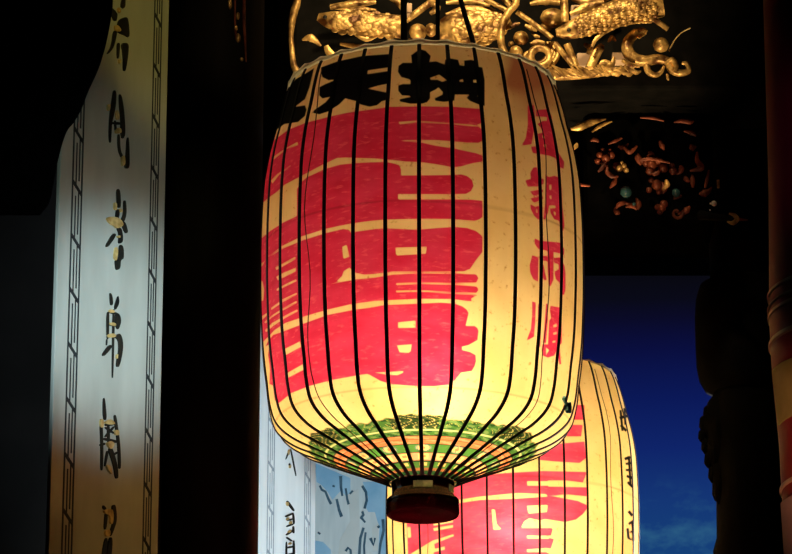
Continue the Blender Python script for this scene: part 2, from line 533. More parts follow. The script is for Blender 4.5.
def bar(p, q, w):
    p, q = np.array(p, float), np.array(q, float)
    d = (q - p) / np.linalg.norm(q - p)
    n = np.array([-d[1], d[0]]) * w / 2
    return np.array([p + n, q + n, q - n, p - n])


INK_REAR = []
for (a, b, w) in [((622, 410), (624, 431), 1.6), ((626, 408), (627, 425), 1.6), ((621, 418), (629, 416), 2), ((622, 425), (628, 431), 1.8),
                  ((626, 459), (632, 457), 2), ((627, 464), (633, 463), 1.6), ((627, 470), (633, 470), 1.6), ((628, 476), (634, 478), 1.8), ((629, 482), (634, 487), 1.8), ((630.5, 456), (632, 486), 1.6),
                  ((630, 511), (634, 516), 2), ((630, 524), (635, 521), 1.8), ((629, 528), (630, 538), 1.8), ((634, 522), (635, 541), 1.6), ((631, 532), (635, 532), 1.4), ((629, 538), (635, 540), 1.4)]:
    INK_REAR.append(bar((a[0] - 1.5, a[1]), (b[0] - 1.5, b[1]), w * 1.5))


def poly_sd(X, Y, poly):
    """signed distance, + inside, clipped to 4"""
    out = np.full(X.shape, -4.0)
    x0, y0 = poly.min(0) - 4
    x1, y1 = poly.max(0) + 4
    k = np.where((X > x0) & (X < x1) & (Y > y0) & (Y < y1))[0]
    if not len(k):
        return out
    x, y = X[k], Y[k]
    d2 = np.full(x.shape, 1e9)
    ins = np.zeros(x.shape, bool)
    n = len(poly)
    for i in range(n):
        ax, ay = poly[i]
        bx, by = poly[(i + 1) % n]
        ex, ey = bx - ax, by - ay
        t = np.clip(((x - ax) * ex + (y - ay) * ey) / (ex * ex + ey * ey + 1e-12), 0, 1)
        d2 = np.minimum(d2, (x - ax - t * ex) ** 2 + (y - ay - t * ey) ** 2)
        c = (ay > y) != (by > y)
        with np.errstate(divide='ignore', invalid='ignore'):
            xi = ax + (y - ay) * ex / (ey if ey != 0 else 1e-12)
        ins ^= c & (x < xi)
    d = np.sqrt(d2)
    out[k] = np.clip(np.where(ins, d, -d), -4, 4)
    return out


def sd_union(X, Y, polys):
    r = np.full(X.shape, -4.0)
    for p in polys:
        r = np.maximum(r, poly_sd(X, Y, p))
    return r


def art_front(X, Y):
    r = np.minimum(poly_sd(X, Y, RED_BODY), -sd_union(X, Y, GAPS))
    s = np.minimum(sd_union(X, Y, RED_SMALL), -sd_union(X, Y, SMALL_HOLES))
    i = np.minimum(sd_union(X, Y, INK), -sd_union(X, Y, INK_HOLES))
    return np.maximum(r, s), i


def art_rear(X, Y):
    return np.minimum(sd_union(X, Y, RED_REAR), -sd_union(X, Y, REAR_HOLES)), sd_union(X, Y, INK_REAR)


# profile in pixels of the near lantern: (axis height, radius)
PROF = [(93, 134), (103, 138.5), (118, 143), (137, 147.5), (160, 153.5), (190, 158.6), (225, 160.6), (260, 161.2), (300, 160.8), (340, 159), (365, 156.8),
        (385, 154), (402, 152), (414, 149.6), (424, 146.5), (432, 141), (439, 132.5), (444.5, 123), (449.5, 111), (458, 91), (467, 69), (476, 48), (483, 33)]
NRIB = 31
RIB0 = math.radians(-1.5)


def rosette(r, th):
    """painted border around the lantern's foot: colours by radius (in px) and angle"""
    n = len(r)
    col = np.zeros((n, 4))
    col[:, 3] = 1
    A = np.array
    green, dgreen = A((.055, .16, .03)), A((.012, .055, .014))
    lgreen = A((.16, .26, .08))
    orange, cream, pink = A((.62, .19, .07)), A((.78, .52, .19)), A((.70, .29, .15))
    yel, dark, blue = A((.52, .44, .12)), A((.006, .014, .007)), A((.13, .22, .20))
    wave = np.cos(th * 6 + .5)
    scal = 111 + 2.6 * np.abs(np.sin(th * 12)) + 5.5 * np.clip(wave, 0, 1) ** .5 + .8 * np.sin(th * 53)
    mask = np.clip((scal - r) / 1.2, 0, 1)
    c = np.tile(green, (n, 1))
    o = r > 98
    # mottled leaf ground with thin curling cloud lines
    q1 = np.sin(th * 44 + 2.4 * np.sin(r * .42)) * .5 + np.sin(r * .9 + 2 * np.sin(th * 19)) * .5
    c[o & (q1 > .35)] = lgreen
    c[o & (q1 < -.45)] = dgreen
    ln = np.abs(np.sin(r * .38 + 2.6 * np.sin(th * 17)))
    c[o & (ln < .10)] = yel
    clus = o & (wave > .25)
    c[clus] = c[clus] * .3
    e = np.abs(np.sin(th * 31 + 3 * np.sin(r * .33))) 
    c[clus & (e < .20)] = A((.60, .46, .18))
    c[clus & (np.abs(np.sin(r * .52 + 2 * np.sin(th * 25))) < .14)] = dark
    c[(scal - r < 1.5)] = A((.22, .17, .05))
    c[(r > 95.2) & (r < 96.8)] = A((.66, .62, .30))
    b = (r <= 95.2) & (r > 88.5)
    c[b & (q1 > .5)] = lgreen
    c[b & (q1 < -.5)] = dgreen
    br = (r <= 88.5) & (r > 76.5)
    c[br] = orange
    c[br & (np.sin(th * 11 + r * .7) > .6)] = pink
    c[br & (np.abs(r - 82.5) < .55)] = orange * .35
    c[(r <= 88.5) & (r > 87.4)] = dark
    g = (r <= 76.5) & (r > 64)
    c[g] = green * 1.3
    fl = np.cos(th * 13)
    d = np.abs(r - 70.3)
    c[g & (fl > .1) & (d < 5.4 * np.clip(fl, 0, 1) ** .6)] = blue
    c[g & (fl > .35) & (d < 4.2 * np.clip(fl, 0, 1))] = cream
    c[g & (fl > .35) & (np.abs(np.sin(th * 39)) < .22) & (d < 4)] = blue * .5
    c[g & (fl > .93) & (d < 1.6)] = orange
    c[(r <= 76.5) & (r > 75.3)] = dark
    p = (r <= 64) & (r > 52)
    c[p] = pink
    c[p & (np.abs(r - 58) < 3.6) & (np.cos(th * 20) > -.2)] = cream
    c[p & (np.abs(r - 58) < 1.2) & (np.cos(th * 20) > .7)] = orange
    c[(r <= 64) & (r > 62.9)] = dark
    c[(r <= 52) & (r > 42)] = green
    c[(r <= 52) & (r > 42) & (np.cos(th * 16) > .3) & (np.abs(r - 47) < 2.2)] = cream * .8
    c[(r <= 52) & (r > 50.8)] = dark
    c[r <= 42] = dgreen
    c[(r <= 42) & (r > 38.5)] = orange * .5
    col[:, :3] = c
    return col, mask


def make_lantern(name, label, axis_px, Y, k, top_px, art, cols, mat, group, ribw=4.1, trim=6.2):
    zs, rs = [], []
    sp = spline([(y, r) for y, r in PROF], 460)
    yl, rl = sp[:, 0], sp[:, 1]
    ax0 = at(axis_px, top_px + (260 - 93) * k, Y)
    s0 = scale_at(ax0)
    z = np.array([at(axis_px, top_px + (y - 93) * k, Y)[2] for y in yl])
    r = rl * k * s0
    org = np.array([ax0[0], ax0[1], z[-1]])
    root = thing(name, label, 'lantern', org, group)
    # --- paper shell
    n, mrows = cols, len(yl)
    th = np.arange(n) * 2 * math.pi / n - math.pi
    TH, RR = np.meshgrid(th, r)
    _, ZZ = np.meshgrid(th, z)
    V = np.stack([RR * np.sin(TH), -RR * np.cos(TH), ZZ - org[2]], -1).reshape(-1, 3)
    i = np.arange(mrows - 1)[:, None] * n
    j = np.arange(n)[None, :]
    j2 = (j + 1) % n
    Fc = np.stack([i + j, i + n + j, i + n + j2, i + j2], -1).reshape(-1, 4)
    me = bpy.data.meshes.new('paper_shell')
    me.vertices.add(len(V))
    me.vertices.foreach_set('co', V.ravel())
    me.loops.add(Fc.size)
    me.loops.foreach_set('vertex_index', Fc.ravel().astype(np.int32))
    me.polygons.add(len(Fc))
    me.polygons.foreach_set('loop_start', (np.arange(len(Fc)) * 4).astype(np.int32))
    me.polygons.foreach_set('use_smooth', np.ones(len(Fc), bool))
    me.update(calc_edges=True)
    me.validate()
    # artwork is painted twice round the lantern, so the rear half repeats the front half
    THf = np.where(np.cos(TH) >= 0, TH, TH + math.pi)
    W = np.stack([RR * np.sin(THf), -RR * np.cos(THf), ZZ - org[2]], -1).reshape(-1, 3) + org
    px, py = proj(W)
    red, ink = art(px, py)
    yy = np.repeat(yl, n)
    rr = np.repeat(rl, n)
    tt = TH.ravel()
    red = np.where(yy > 440, -4, red)
    ros, mask = rosette(rr, tt)
    mask = np.where(yy > 430, mask, 0)
    seam = .55 * np.exp(-((yy - 254 - 1.5 * np.sin(tt * 3)) / .9) ** 2) + .45 * np.exp(-((yy - 427 - 1.0 * np.sin(tt * 2 + 1)) / .8) ** 2)
    red_tinge = np.zeros(len(px))
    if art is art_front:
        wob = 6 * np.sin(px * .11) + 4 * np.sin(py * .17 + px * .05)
        red_tinge = .72 * np.clip((px - 494 + wob) / 16, 0, 1) * np.clip((118 + wob - py) / 34, 0, 1)  # reddish tone over the upper right of the front
    for nm, a in (('red_tinge', red_tinge), ('red', red), ('ink', ink), ('rosette_mask', mask), ('seam', seam)):
        at_ = me.attributes.new(nm, 'FLOAT', 'POINT')
        at_.data.foreach_set('value', a.astype(np.float32))
    at_ = me.attributes.new('rosette', 'FLOAT_COLOR', 'POINT')
    at_.data.foreach_set('color', ros.astype(np.float32).ravel())
    me.materials.append(mat)
    o = bpy.data.objects.new('paper_shell', me)
    C.objects.link(o)
    o.parent = root
    # --- ribs: flat strips along the outside
    w = ribw * s0 * k
    base = None
    step = 6
    ids = list(range(2, mrows, step))
    if ids[-1] != mrows - 1:
        ids.append(mrows - 1)
    for q in range(NRIB):
        if base is None:
            mb = MB()
            vs_, fs = [], []
            for id_ in ids:
                a, b = min(id_ + 2, mrows - 1), max(id_ - 2, 0)
                tz, tr = z[a] - z[b], r[a] - r[b]
                l = math.hypot(tz, tr)
                nr, nz = -tz / l, tr / l
                for e in (.0006, .0032):
                    for sx in (-1, 1):
                        ww = w / 2 * (1.0 if e < .002 else .8)
                        vs_.append((sx * ww, -(r[id_] + nr * e), z[id_] + nz * e))
            for g in range(len(ids) - 1):
                A = g * 4
                for p_, q_ in ((0, 1), (1, 3), (3, 2), (2, 0)):
                    fs.append((A + p_, A + q_, A + 4 + q_, A + 4 + p_))
            fs.append((0, 2, 3, 1))
            A = (len(ids) - 1) * 4
            fs.append((A, A + 1, A + 3, A + 2))
            mb.v = [tuple(v) for v in vs_]
            mb.add([], [])
            mb.f = fs
            mb.m = [0] * len(fs)
            mb.v = [(x, y, zz) for x, y, zz in vs_]
            me2 = bpy.data.meshes.new('rib')
            me2.from_pydata([(x, y, zz - org[2]) for x, y, zz in mb.v], [], fs)
            me2.materials.append(M['rib'])
            me2.update()
            base = bpy.data.objects.new('rib', me2)
            ob = base
        else:
            ob = base.copy()
        C.objects.link(ob)
        ob.parent = root
        ob.rotation_euler = (0, 0, RIB0 + q * 2 * math.pi / NRIB)
    # --- loose threads
    for t0, wob in ((-44.0, 1.4), (48.5, .8)):
        pts = []
        for id_ in range(20, mrows - 20, 8):
            a = math.radians(t0 + wob * math.sin(yl[id_] * .045))
            q = r[id_] + .0015
            pts.append((org[0] + q * math.sin(a), org[1] - q * math.cos(a), z[id_]))
        mb = MB()
        mb.tube(pts, .0011 * k, 5)
        mb.build('loose_thread', M['thread'], root)
    # --- ruffled cloth band around the mouth
    mb = MB()
    R0 = r[0]
    segn = NRIB * 10
    m = 6
    vs_, fs = [], []
    for a in range(segn):
        t = 2 * math.pi * a / segn
        ph = (t - RIB0) / (2 * math.pi) * NRIB
        sag = abs(math.sin(math.pi * ph))
        hgt = trim + 1.0 * math.sin(t * 5 + 2) - 2.4 * sag
        for b in range(m):
            f = b / (m - 1)
            bul = (1.8 + 1.4 * sag) * math.sin(math.pi * min(1, f * 1.1)) - 1.0 * f + 3.0 * f ** 4
            q = R0 + (bul + .5) * s0 * k
            vs_.append((org[0] + q * math.sin(t), org[1] - q * math.cos(t), z[0] + (f * hgt - 1.2) * s0 * k))
    for a in range(segn):
        a2 = (a + 1) % segn
        for b in range(m - 1):
            fs.append((a * m + b, a2 * m + b, a2 * m + b + 1, a * m + b + 1))
    mb.add(vs_, fs)
    mb.build('cloth_trim', M['trim_cloth'], root)
    # --- wooden foot
    def zz(y):
        return at(axis_px, top_px + (y - 93) * k, Y)[2]
    u = s0 * k
    mb = MB()
    mb.lathe(org, [(29 * u, zz(481.5)), (31 * u, zz(483)), (31 * u, zz(486)), (30 * u, zz(488)), (30 * u, zz(495)), (31.5 * u, zz(497)), (31.5 * u, zz(500))], 64)
    neck = mb.build('foot_neck', M['lacquer'], root)
    for adeg, hw in ((-9, .10), (2, .09), (13, .05), (68, .11)):
        mb = MB()
        a = math.radians(adeg)
        pr = []
        for sgn in (-1, 1):
            aa = a + sgn * hw * 1.6
            for y in (488, 495):
                pr.append((org[0] + 30.4 * u * math.sin(aa), org[1] - 30.4 * u * math.cos(aa), zz(y)))
        nrm = np.array([math.sin(a), -math.cos(a), 0])
        mb.prism([pr[0], pr[1], pr[3], pr[2]], nrm, .0015)
        # the neck and its pale patches turn together
        e = mb.build('neck_patch', M['cream_patch'], root, smooth=False)
        e.parent = neck
    mb = MB()
    mb.lathe(org, [(30 * u, zz(499)), (34.5 * u, zz(499.5)), (35.6 * u, zz(501)), (35.6 * u, zz(503)), (34.6 * u, zz(504)), (34.6 * u, zz(505)), (35.8 * u, zz(506)), (35.8 * u, zz(514)),
                   (34.8 * u, zz(515.5)), (30 * u, zz(515.8)), (26 * u, zz(514.6)), (4 * u, zz(514.4))], 72)
    mb.build('foot_disc', M['lacquer'], root)
    for q in range(NRIB):
        a = RIB0 + q * 2 * math.pi / NRIB
        if math.cos(a) > -.3:
            mb = MB()
            c = np.array((org[0] + 36 * u * math.sin(a), org[1] - 36 * u * math.cos(a), zz(481.0)))
            e = 1.9 * u
            mb.ell(c, (e, 0, 0), (0, e, 0), (0, 0, e), 8, 6)
            mb.build('bead', M['lacquer'], root)
    return root, org, z, r, s0, u


LM1 = lantern_mat('painted paper of the near lantern')
LM2 = lantern_mat('painted paper of the far lantern', red=(.68, .040, .10), red2=(.80, .095, .19))
YL = 7.5
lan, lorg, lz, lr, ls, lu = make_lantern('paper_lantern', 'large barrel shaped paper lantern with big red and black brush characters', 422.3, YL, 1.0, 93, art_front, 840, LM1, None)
YB = 9.6
kb = 126.0 / 161.0 * 1.0
lan2, borg, bz, br, bs, bu = make_lantern('paper_lantern', 'red and cream paper lantern hanging lower, partly hidden behind the large lantern', 512.5, YB, kb, 382, art_rear, 600, LM2, None, 2.7, 3.6)

# hoop and hanging wires
ZC = 6.2                                            # ceiling height


def hang(root, org, z0, R0, u, wires, Ytop):
    mb = MB()
    seg = 72
    pts = [(org[0] + (R0 - .002) * math.sin(2 * math.pi * i / seg), org[1] - (R0 - .002) * math.cos(2 * math.pi * i / seg), z0 - .001) for i in range(seg + 1)]
    mb.tube(pts, .0018, 8, flat_dir=(0, 0, 1))
    mb.tube([(org[0] - R0 + .004, org[1], z0 - .006), (org[0] + R0 - .004, org[1], z0 - .006)], .006, 8)
    mb.build('mouth_hoop', M['wire'], root)
    for p, q, w in wires:
        mb = MB()
        mb.tube([p, q], w, 8)
        mb.build('hanging_wire', M['wire'], root)


def on_bar(px):                                      # a point of the cross bar seen at column px
    p = at(px, 93, YL)
    return np.array((p[0], lorg[1], lz[0] - .006))


w1, w2, w3 = on_bar(404), on_bar(438), on_bar(489)
zt = at(422, -75, YL)[2]
hang(lan, lorg, lz[0], lr[0], lu, [
    (w1, (w1[0] - .004, YL, ZC + .02), .0074), (w2, (w2[0], YL, ZC + .02), .0048), (w3, (w2[0] + .002, YL, zt), .0058)], YL)
bx0 = borg[0]
hang(lan2, borg, bz[0], br[0], bu, [((bx0 - .1, borg[1], bz[0] - .006), (bx0, YB, bz[0] + .45), .004), ((bx0 + .1, borg[1], bz[0] - .006), (bx0, YB, bz[0] + .45), .004),
                                    ((bx0, YB, bz[0] + .44), (bx0, YB, ZC + .02), .005)], YB)

# blue cloth bow pinned on the near lantern
a = math.radians(69)
ti = int(np.argmin(np.abs(lz - at(422.3, 420, YL)[2])))
rr0 = lr[ti] + .004
c = np.array((lorg[0] + rr0 * math.sin(a), lorg[1] - rr0 * math.cos(a), lz[ti]))
nrm = np.array((math.sin(a), -math.cos(a), 0))
tx = np.array((math.cos(a), math.sin(a), 0))
mb = MB()
for poly in ([(-26, 5), (-20, 13), (-2, 2), (0, -3)], [(-1, 4), (14, 10), (20, 2), (16, -12), (2, -8)], [(-3, 3), (3, 4), (3, -5), (-2, -5)], [(-3, -3), (1, -4), (-1, -16), (-7, -13)]):
    mb.prism([c + tx * x * .0011 + np.array((0, 0, 1)) * y_ * .0011 for x, y_ in poly], nrm, .004)
mb.build('bow', M['blue_cloth'], lan, smooth=False)

# ------------------------------------------------------------------ couplet boards
def stroke(pts, w0, w1=None):
    p = np.array(pts, float)
    w1 = w1 or w0
    L, R = [], []
    for i in range(len(p)):
        d = p[min(i + 1, len(p) - 1)] - p[max(i - 1, 0)]
        d = d / np.linalg.norm(d)
        n = np.array((-d[1], d[0]))
        w = (w0 + (w1 - w0) * i / (len(p) - 1)) / 2
        L.append(p[i] + n * w)
        R.append(p[i] - n * w)
    return np.array(L + R[::-1])


def chaikin(p, it=2):
    p = np.array(p, float)
    for _ in range(it):
        q = np.roll(p, -1, 0)
        p = np.stack([.78 * p + .22 * q, .22 * p + .78 * q], 1).reshape(-1, 2)
    return p


CH = [
    (90, 0, 6.15, [stroke([(204, -10), (198, 50)], 22, 30), [(165, 125), (225, 100), (235, 150), (240, 235), (205, 215), (165, 200)], stroke([(152, 190), (135, 290), (103, 332)], 26, 8),
                   stroke([(172, 265), (168, 360)], 20, 12), [(185, 265), (235, 265), (230, 340), (215, 440), (198, 435), (200, 340)], [(120, 40), (165, 80), (160, 130), (135, 125)]],
     [[(165, 48), (180, 53), (180, 82), (165, 75)], [(143, 155), (168, 160), (187, 195), (150, 198)], [(170, 365), (183, 365), (181, 392), (172, 392)]]),
    (90, 80, 6.15, [[(140, 60), (158, 70), (155, 160), (140, 230), (130, 270), (125, 395), (112, 370), (115, 230), (130, 130)], [(175, 85), (190, 95), (205, 180), (215, 330), (200, 365), (185, 350), (185, 240), (175, 150)],
                    stroke([(172, 335), (175, 430), (195, 480)], 14), stroke([(229, 355), (228, 460), (222, 545)], 12, 32), stroke([(150, 250), (155, 320)], 10), stroke([(130, 265), (190, 270)], 16)],
     [[(100, 150), (118, 150), (112, 195), (100, 185)], [(155, 180), (172, 210), (170, 250), (150, 240)], [(150, 300), (180, 295), (185, 330), (150, 332)], [(185, 470), (205, 465), (208, 520), (190, 535)]]),
    (85, 190, 6.15, [stroke([(200, -5), (206, 110)], 24), stroke([(240, 65), (242, 150), (225, 195)], 16, 24), [(225, 190), (245, 200), (262, 260), (245, 270), (225, 230)], stroke([(180, 270), (128, 350)], 26, 20),
                     stroke([(198, 120), (194, 175)], 22), [(188, 230), (222, 235), (232, 320), (200, 335), (205, 270)], [(205, 335), (232, 345), (234, 425), (215, 430), (212, 485), (185, 497), (178, 430), (203, 425)]],
     [[(122, 168), (180, 165), (215, 185), (230, 220), (190, 240), (175, 225), (140, 205)], [(172, 75), (188, 85), (185, 130), (172, 120)], [(195, 115), (222, 120), (218, 145)], [(180, 345), (195, 370), (185, 440), (170, 420)], [(185, 285), (208, 280), (205, 300)]]),
    (85, 285, 5.54, [[(135, 40), (148, 60), (152, 110), (138, 115), (133, 70)], [(180, 50), (188, 100), (165, 142), (158, 122)], stroke([(124, 150), (122, 300)], 15, 11), stroke([(156, 135), (149, 515)], 12, 7), stroke([(118, 300), (116, 335)], 5),
                     [(165, 150), (190, 165), (197, 205), (180, 252), (165, 230)], stroke([(140, 335), (95, 392)], 22, 18), [(155, 285), (190, 265), (206, 310), (205, 370), (185, 458), (166, 450), (184, 360), (180, 305)],
                     stroke([(128, 150), (175, 160)], 12), stroke([(122, 218), (180, 228)], 12)],
     [[(128, 135), (150, 140), (158, 155), (128, 155)], [(128, 208), (160, 212), (165, 230), (128, 224)], [(115, 275), (150, 268), (168, 288), (122, 296)], [(168, 385), (174, 385), (172, 410), (167, 408)]]),
    (80, 390, 6.15, [stroke([(143, 50), (150, 185)], 12, 24), stroke([(125, 180), (132, 350), (130, 495)], 17, 13), stroke([(210, 155), (225, 260), (236, 350), (240, 485)], 16), stroke([(150, 215), (205, 210)], 18),
                     stroke([(180, 355), (215, 470), (222, 545)], 30, 20), stroke([(140, 300), (230, 322)], 18), stroke([(170, 210), (172, 330)], 14), stroke([(118, 340), (150, 330)], 16), stroke([(150, 230), (205, 268)], 12), stroke([(205, 225), (150, 290)], 12), stroke([(165, 375), (148, 470)], 14, 8), stroke([(232, 380), (200, 400)], 12)],
     [[(116, 180), (135, 185), (135, 232), (118, 232)], [(145, 195), (178, 178), (208, 205), (195, 216), (150, 210)], [(155, 325), (180, 315), (205, 330), (185, 368), (165, 350)], [(150, 460), (175, 465), (192, 525), (165, 498)], [(200, 245), (230, 250), (230, 282), (205, 277)]]),
    (80, 480, 7.48, [[(168, 185), (192, 210), (187, 228), (163, 212)], [(232, 190), (262, 183), (272, 300), (250, 370), (225, 428), (213, 400), (240, 320), (238, 240)], stroke([(192, 255), (182, 370)], 22, 18), stroke([(192, 435), (170, 600)], 26, 34),
                     stroke([(225, 430), (210, 600)], 30, 34), stroke([(180, 262), (212, 258)], 14)],
     [[(165, 225), (230, 215), (240, 260), (235, 330), (217, 330), (215, 268), (175, 250)], [(175, 380), (215, 370), (215, 420), (185, 427)]]),
]


def make_board(name, label, pxL, pxR, pymid, Ymid, ang, strips, mats, z0, z1, chars, pitch_px, mounting):
    n = np.array((math.sin(ang), -math.cos(ang), 0))
    p0 = at((pxL + pxR) / 2, pymid, Ymid)
    A = at_plane(pxL, pymid, p0, n)
    B = at_plane(pxR, pymid, p0, n)
    t = B - A
    t[2] = 0
    W = np.linalg.norm(t)
    t /= W
    org = np.array((A[0], A[1], z0))
    root = thing(name, label, 'board', org)

    def Q(u, z, d=0.0):
        q = org + t * (u * W) + n * d
        q[2] = z
        return q
    mb = MB()
    mb.hexa([Q(0, z0, 0), Q(1, z0, 0), Q(1, z0, -.010), Q(0, z0, -.010)], [Q(0, z1, 0), Q(1, z1, 0), Q(1, z1, -.010), Q(0, z1, -.010)])
    mb.build('panel', mats[0], root, smooth=False, bevel=.002)
    s = scale_at(p0)
    for (u0, u1) in strips:
        mb = MB()
        lw = .062 * (u1 - u0)

        def seg(ua, za, ub, zb, w=lw):
            # slender incised line, either upright or slanting
            if abs(ua - ub) < 1e-6:
                pts = [Q(ua - w, za), Q(ua + w, za), Q(ub + w, zb), Q(ub - w, zb)]
            else:
                h = .005
                pts = [Q(ua, za - h), Q(ub, zb - h), Q(ub, zb + h), Q(ua, za + h)]
            mb.prism(pts, n, .0012)
        seg(u0, z0 + .01, u0, z1 - .01)
        seg(u1, z0 + .01, u1, z1 - .01)
        step = pitch_px * s
        zz = z0 + .02
        i = 0
        while zz + step < z1:
            a_, b_ = u0 + .36 * (u1 - u0), u0 + .68 * (u1 - u0)
            seg(a_, zz + .06 * step, a_, zz + .86 * step, lw * .8)
            seg(b_, zz + .16 * step, b_, zz + .98 * step, lw * .8)
            seg(u0, zz + .02 * step + .012, u1, zz + .02 * step - .012)
            zz += step
        mb.build('fret_border', mats[1], root, smooth=False)
    for (ox, oy, sc, blacks, golds) in chars:
        mb = MB()
        e = 0
        for mi, group, dep in ((0, blacks, .0025), (1, golds, .0045)):  # black stands for unlit gilding, gold patches for its glints
            for poly in group:
                pts = [at_plane(ox + x / sc, oy + y / sc, p0, n) for x, y in chaikin(poly)]
                mb.prism(pts, n, dep + e * .00008, mi)
                e += 1
        mb.build('carved_character', [M['char_black'], M['char_gold']], root, smooth=False)
    return root, n, t, W, org


b1, n1, t1, W1, o1 = make_board('couplet_board', 'tall grey lacquered couplet board with black and gold carved characters, far left', 57, 163.5, 277, 7.6, math.radians(58),
                                [(.115, .20), (.855, .925)], [M['board'], M['groove']], 1.7, 5.3, CH, 56, None)

CH2 = [
    (255, 430, 4.47, [stroke([(158, 85), (182, 206)], 6, 5), stroke([(150, 95), (136, 132)], 7, 4), stroke([(152, 150), (156, 168)], 8, 6)], [[(146, 88), (154, 86), (150, 112), (143, 112)], [(150, 158), (158, 155), (156, 172), (150, 170)]]),
    (240, 430, 4.47, [stroke([(208, 318), (240, 362)], 12, 10), stroke([(200, 388), (238, 372)], 10, 8), stroke([(208, 405), (234, 398)], 7), stroke([(236, 375), (240, 420)], 8), stroke([(206, 432), (238, 420)], 8),
                      stroke([(204, 470), (240, 446)], 9), stroke([(236, 430), (238, 462)], 8), stroke([(205, 480), (232, 498)], 7), stroke([(206, 500), (204, 600)], 7), stroke([(238, 494), (240, 600)], 9), stroke([(206, 528), (238, 522)], 7), stroke([(206, 560), (238, 552)], 7)],
     [[(203, 322), (214, 326), (212, 342), (205, 336)], [(204, 395), (216, 391), (214, 402), (204, 404)], [(218, 410), (228, 408), (228, 420), (218, 422)], [(212, 452), (224, 446), (224, 456), (212, 462)], [(214, 505), (226, 502), (226, 512), (214, 514)]]),
]
b2, n2, t2, W2, o2 = make_board('couplet_board', 'pale blue grey couplet board with small dark gold characters, left of the painted panel', 260, 316, 450, 10.6, math.radians(50),
                                [(.14, .25), (.80, .90)], [M['board_pale'], M['groove_pale']], 2.2, float(at(290, 285, 10.6)[2]), CH2, 45, None)

# pillars that carry the boards
def rot_box(mb, org, t, n, u0, u1, d0, d1, z0, z1):
    q = lambda u, d, z: np.array((org[0] + t[0] * u + n[0] * d, org[1] + t[1] * u + n[1] * d, z))
    mb.hexa([q(u0, d0, z0), q(u1, d0, z0), q(u1, d1, z0), q(u0, d1, z0)], [q(u0, d0, z1), q(u1, d0, z1), q(u1, d1, z1), q(u0, d1, z1)])


mb = MB()
rot_box(mb, o1, t1, n1, W1 * .30, W1 * .96, -.07, -.010, 0, ZC)
mb.build('pillar', M['dark_wood'], None, smooth=False, bevel=.01)
tag(bpy.data.objects['pillar'], 'flat black timber post that carries the grey couplet board at far left', 'pillar')
mb = MB()
rot_box(mb, o2, t2, n2, W2 * .30, W2 * .96, -.07, -.010, 0, ZC)
mb.build('pillar', M['dark_wood'], None, smooth=False, bevel=.01)
tag(bpy.data.objects['pillar.001'], 'dark timber pillar behind the pale blue grey couplet board', 'pillar')
# added black panel, cut to the shadow edge on the board's top corner
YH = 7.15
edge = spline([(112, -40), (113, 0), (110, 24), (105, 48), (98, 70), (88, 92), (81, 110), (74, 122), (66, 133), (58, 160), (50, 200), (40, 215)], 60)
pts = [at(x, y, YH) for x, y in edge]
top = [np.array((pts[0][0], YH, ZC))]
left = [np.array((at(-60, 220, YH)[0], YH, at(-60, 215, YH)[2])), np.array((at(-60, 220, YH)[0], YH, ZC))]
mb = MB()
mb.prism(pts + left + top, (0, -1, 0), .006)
tag(mb.build('shadow_panel', M['jet'], None, smooth=False), 'added black panel standing for the shadow over the upper left of the grey couplet board', 'bracket')
# dark round column between the two boards
Yc = 8.7
pa, pb = at(165, 277, Yc), at(262, 277, Yc)
cr = (pb[0] - pa[0]) / 2 * .985
cc = ((pa[0] + pb[0]) / 2, Yc)
colm = thing('column', 'round black timber column with thin dim gilded mouldings, between the two couplet boards', 'column', (cc[0], Yc, 0))
mb = MB()
mb.lathe(cc, [(cr * 1.3, 0), (cr * 1.3, .18), (cr * 1.15, .26), (cr, .32), (cr, ZC)], 48)
mb.build('shaft', M['dark_wood'], colm)


def on_col(px, py, e=0.0):
    d = ray(px, py)
    o = CAM[:2] - np.array(cc)
    a = d[0] ** 2 + d[1] ** 2
    b = 2 * (o[0] * d[0] + o[1] * d[1])
    c_ = o[0] ** 2 + o[1] ** 2 - (cr + e) ** 2
    return CAM + d * ((-b - math.sqrt(max(b * b - 4 * a * c_, 0))) / (2 * a))


SP = scale_at(on_col(240, 30))
for pts, w in (([(244.5, -20), (244, 20), (245, 40), (246, 62)], [1.5, 1.8, 1.3, .6]), ([(235, -20), (235, 20), (236, 40)], [1.0, 1.2, .6])):
    mb = MB()
    sp = spline(pts, 16)
    mb.tube([on_col(x, y) for x, y in sp], [q * SP for q in np.interp(np.linspace(0, 1, len(sp)), np.linspace(0, 1, len(w)), w)], 8)
    mb.build('moulding', M['gold_dark'], colm)
for x, y, rx, ry in ((230, 4, 2.2, 6), (238, 38, 2.6, 5), (241.5, 59.5, 1.8, 2.2), (238, 16, 2, 4), (236, 28, 1.8, 3)):
    mb = MB()
    mb.ell(on_col(x, y), (rx * SP, 0, 0), (0, rx * SP, 0), (0, 0, ry * SP), 10, 8, lump=.1)
    mb.build('gilded_leaf', M['gold'], colm)

# ------------------------------------------------------------------ gilded carving behind the lantern
YG = 8.75


def G(px, py, dy=0.0):
    return at(px, py, YG + dy)


SG = scale_at(G(470, 30))


def gtube(mb, pts, rad, dy=0.0, n=24, seg=10, flat=1.0):
    sp = spline([(p[0], p[1]) for p in pts], n)
    if hasattr(rad, '__len__'):
        rr_ = np.interp(np.linspace(0, 1, len(sp)), np.linspace(0, 1, len(rad)), rad)
    else:
        rr_ = [rad] * len(sp)
    mb.tube([G(x, y, dy) for x, y in sp], [q * SG for q in rr_], seg, flat)


def gball(mb, x, y, rx, ry, dy=0.0, ang=0.0, dep=None, lump=0.0):
    ca, sa = math.cos(ang), math.sin(ang)
    dep = dep or min(rx, ry)
    mb.ell(G(x, y, dy), (rx * SG * ca, 0, rx * SG * sa), (0, dep * SG, 0), (-ry * SG * sa, 0, ry * SG * ca), 16, 10, lump=lump)


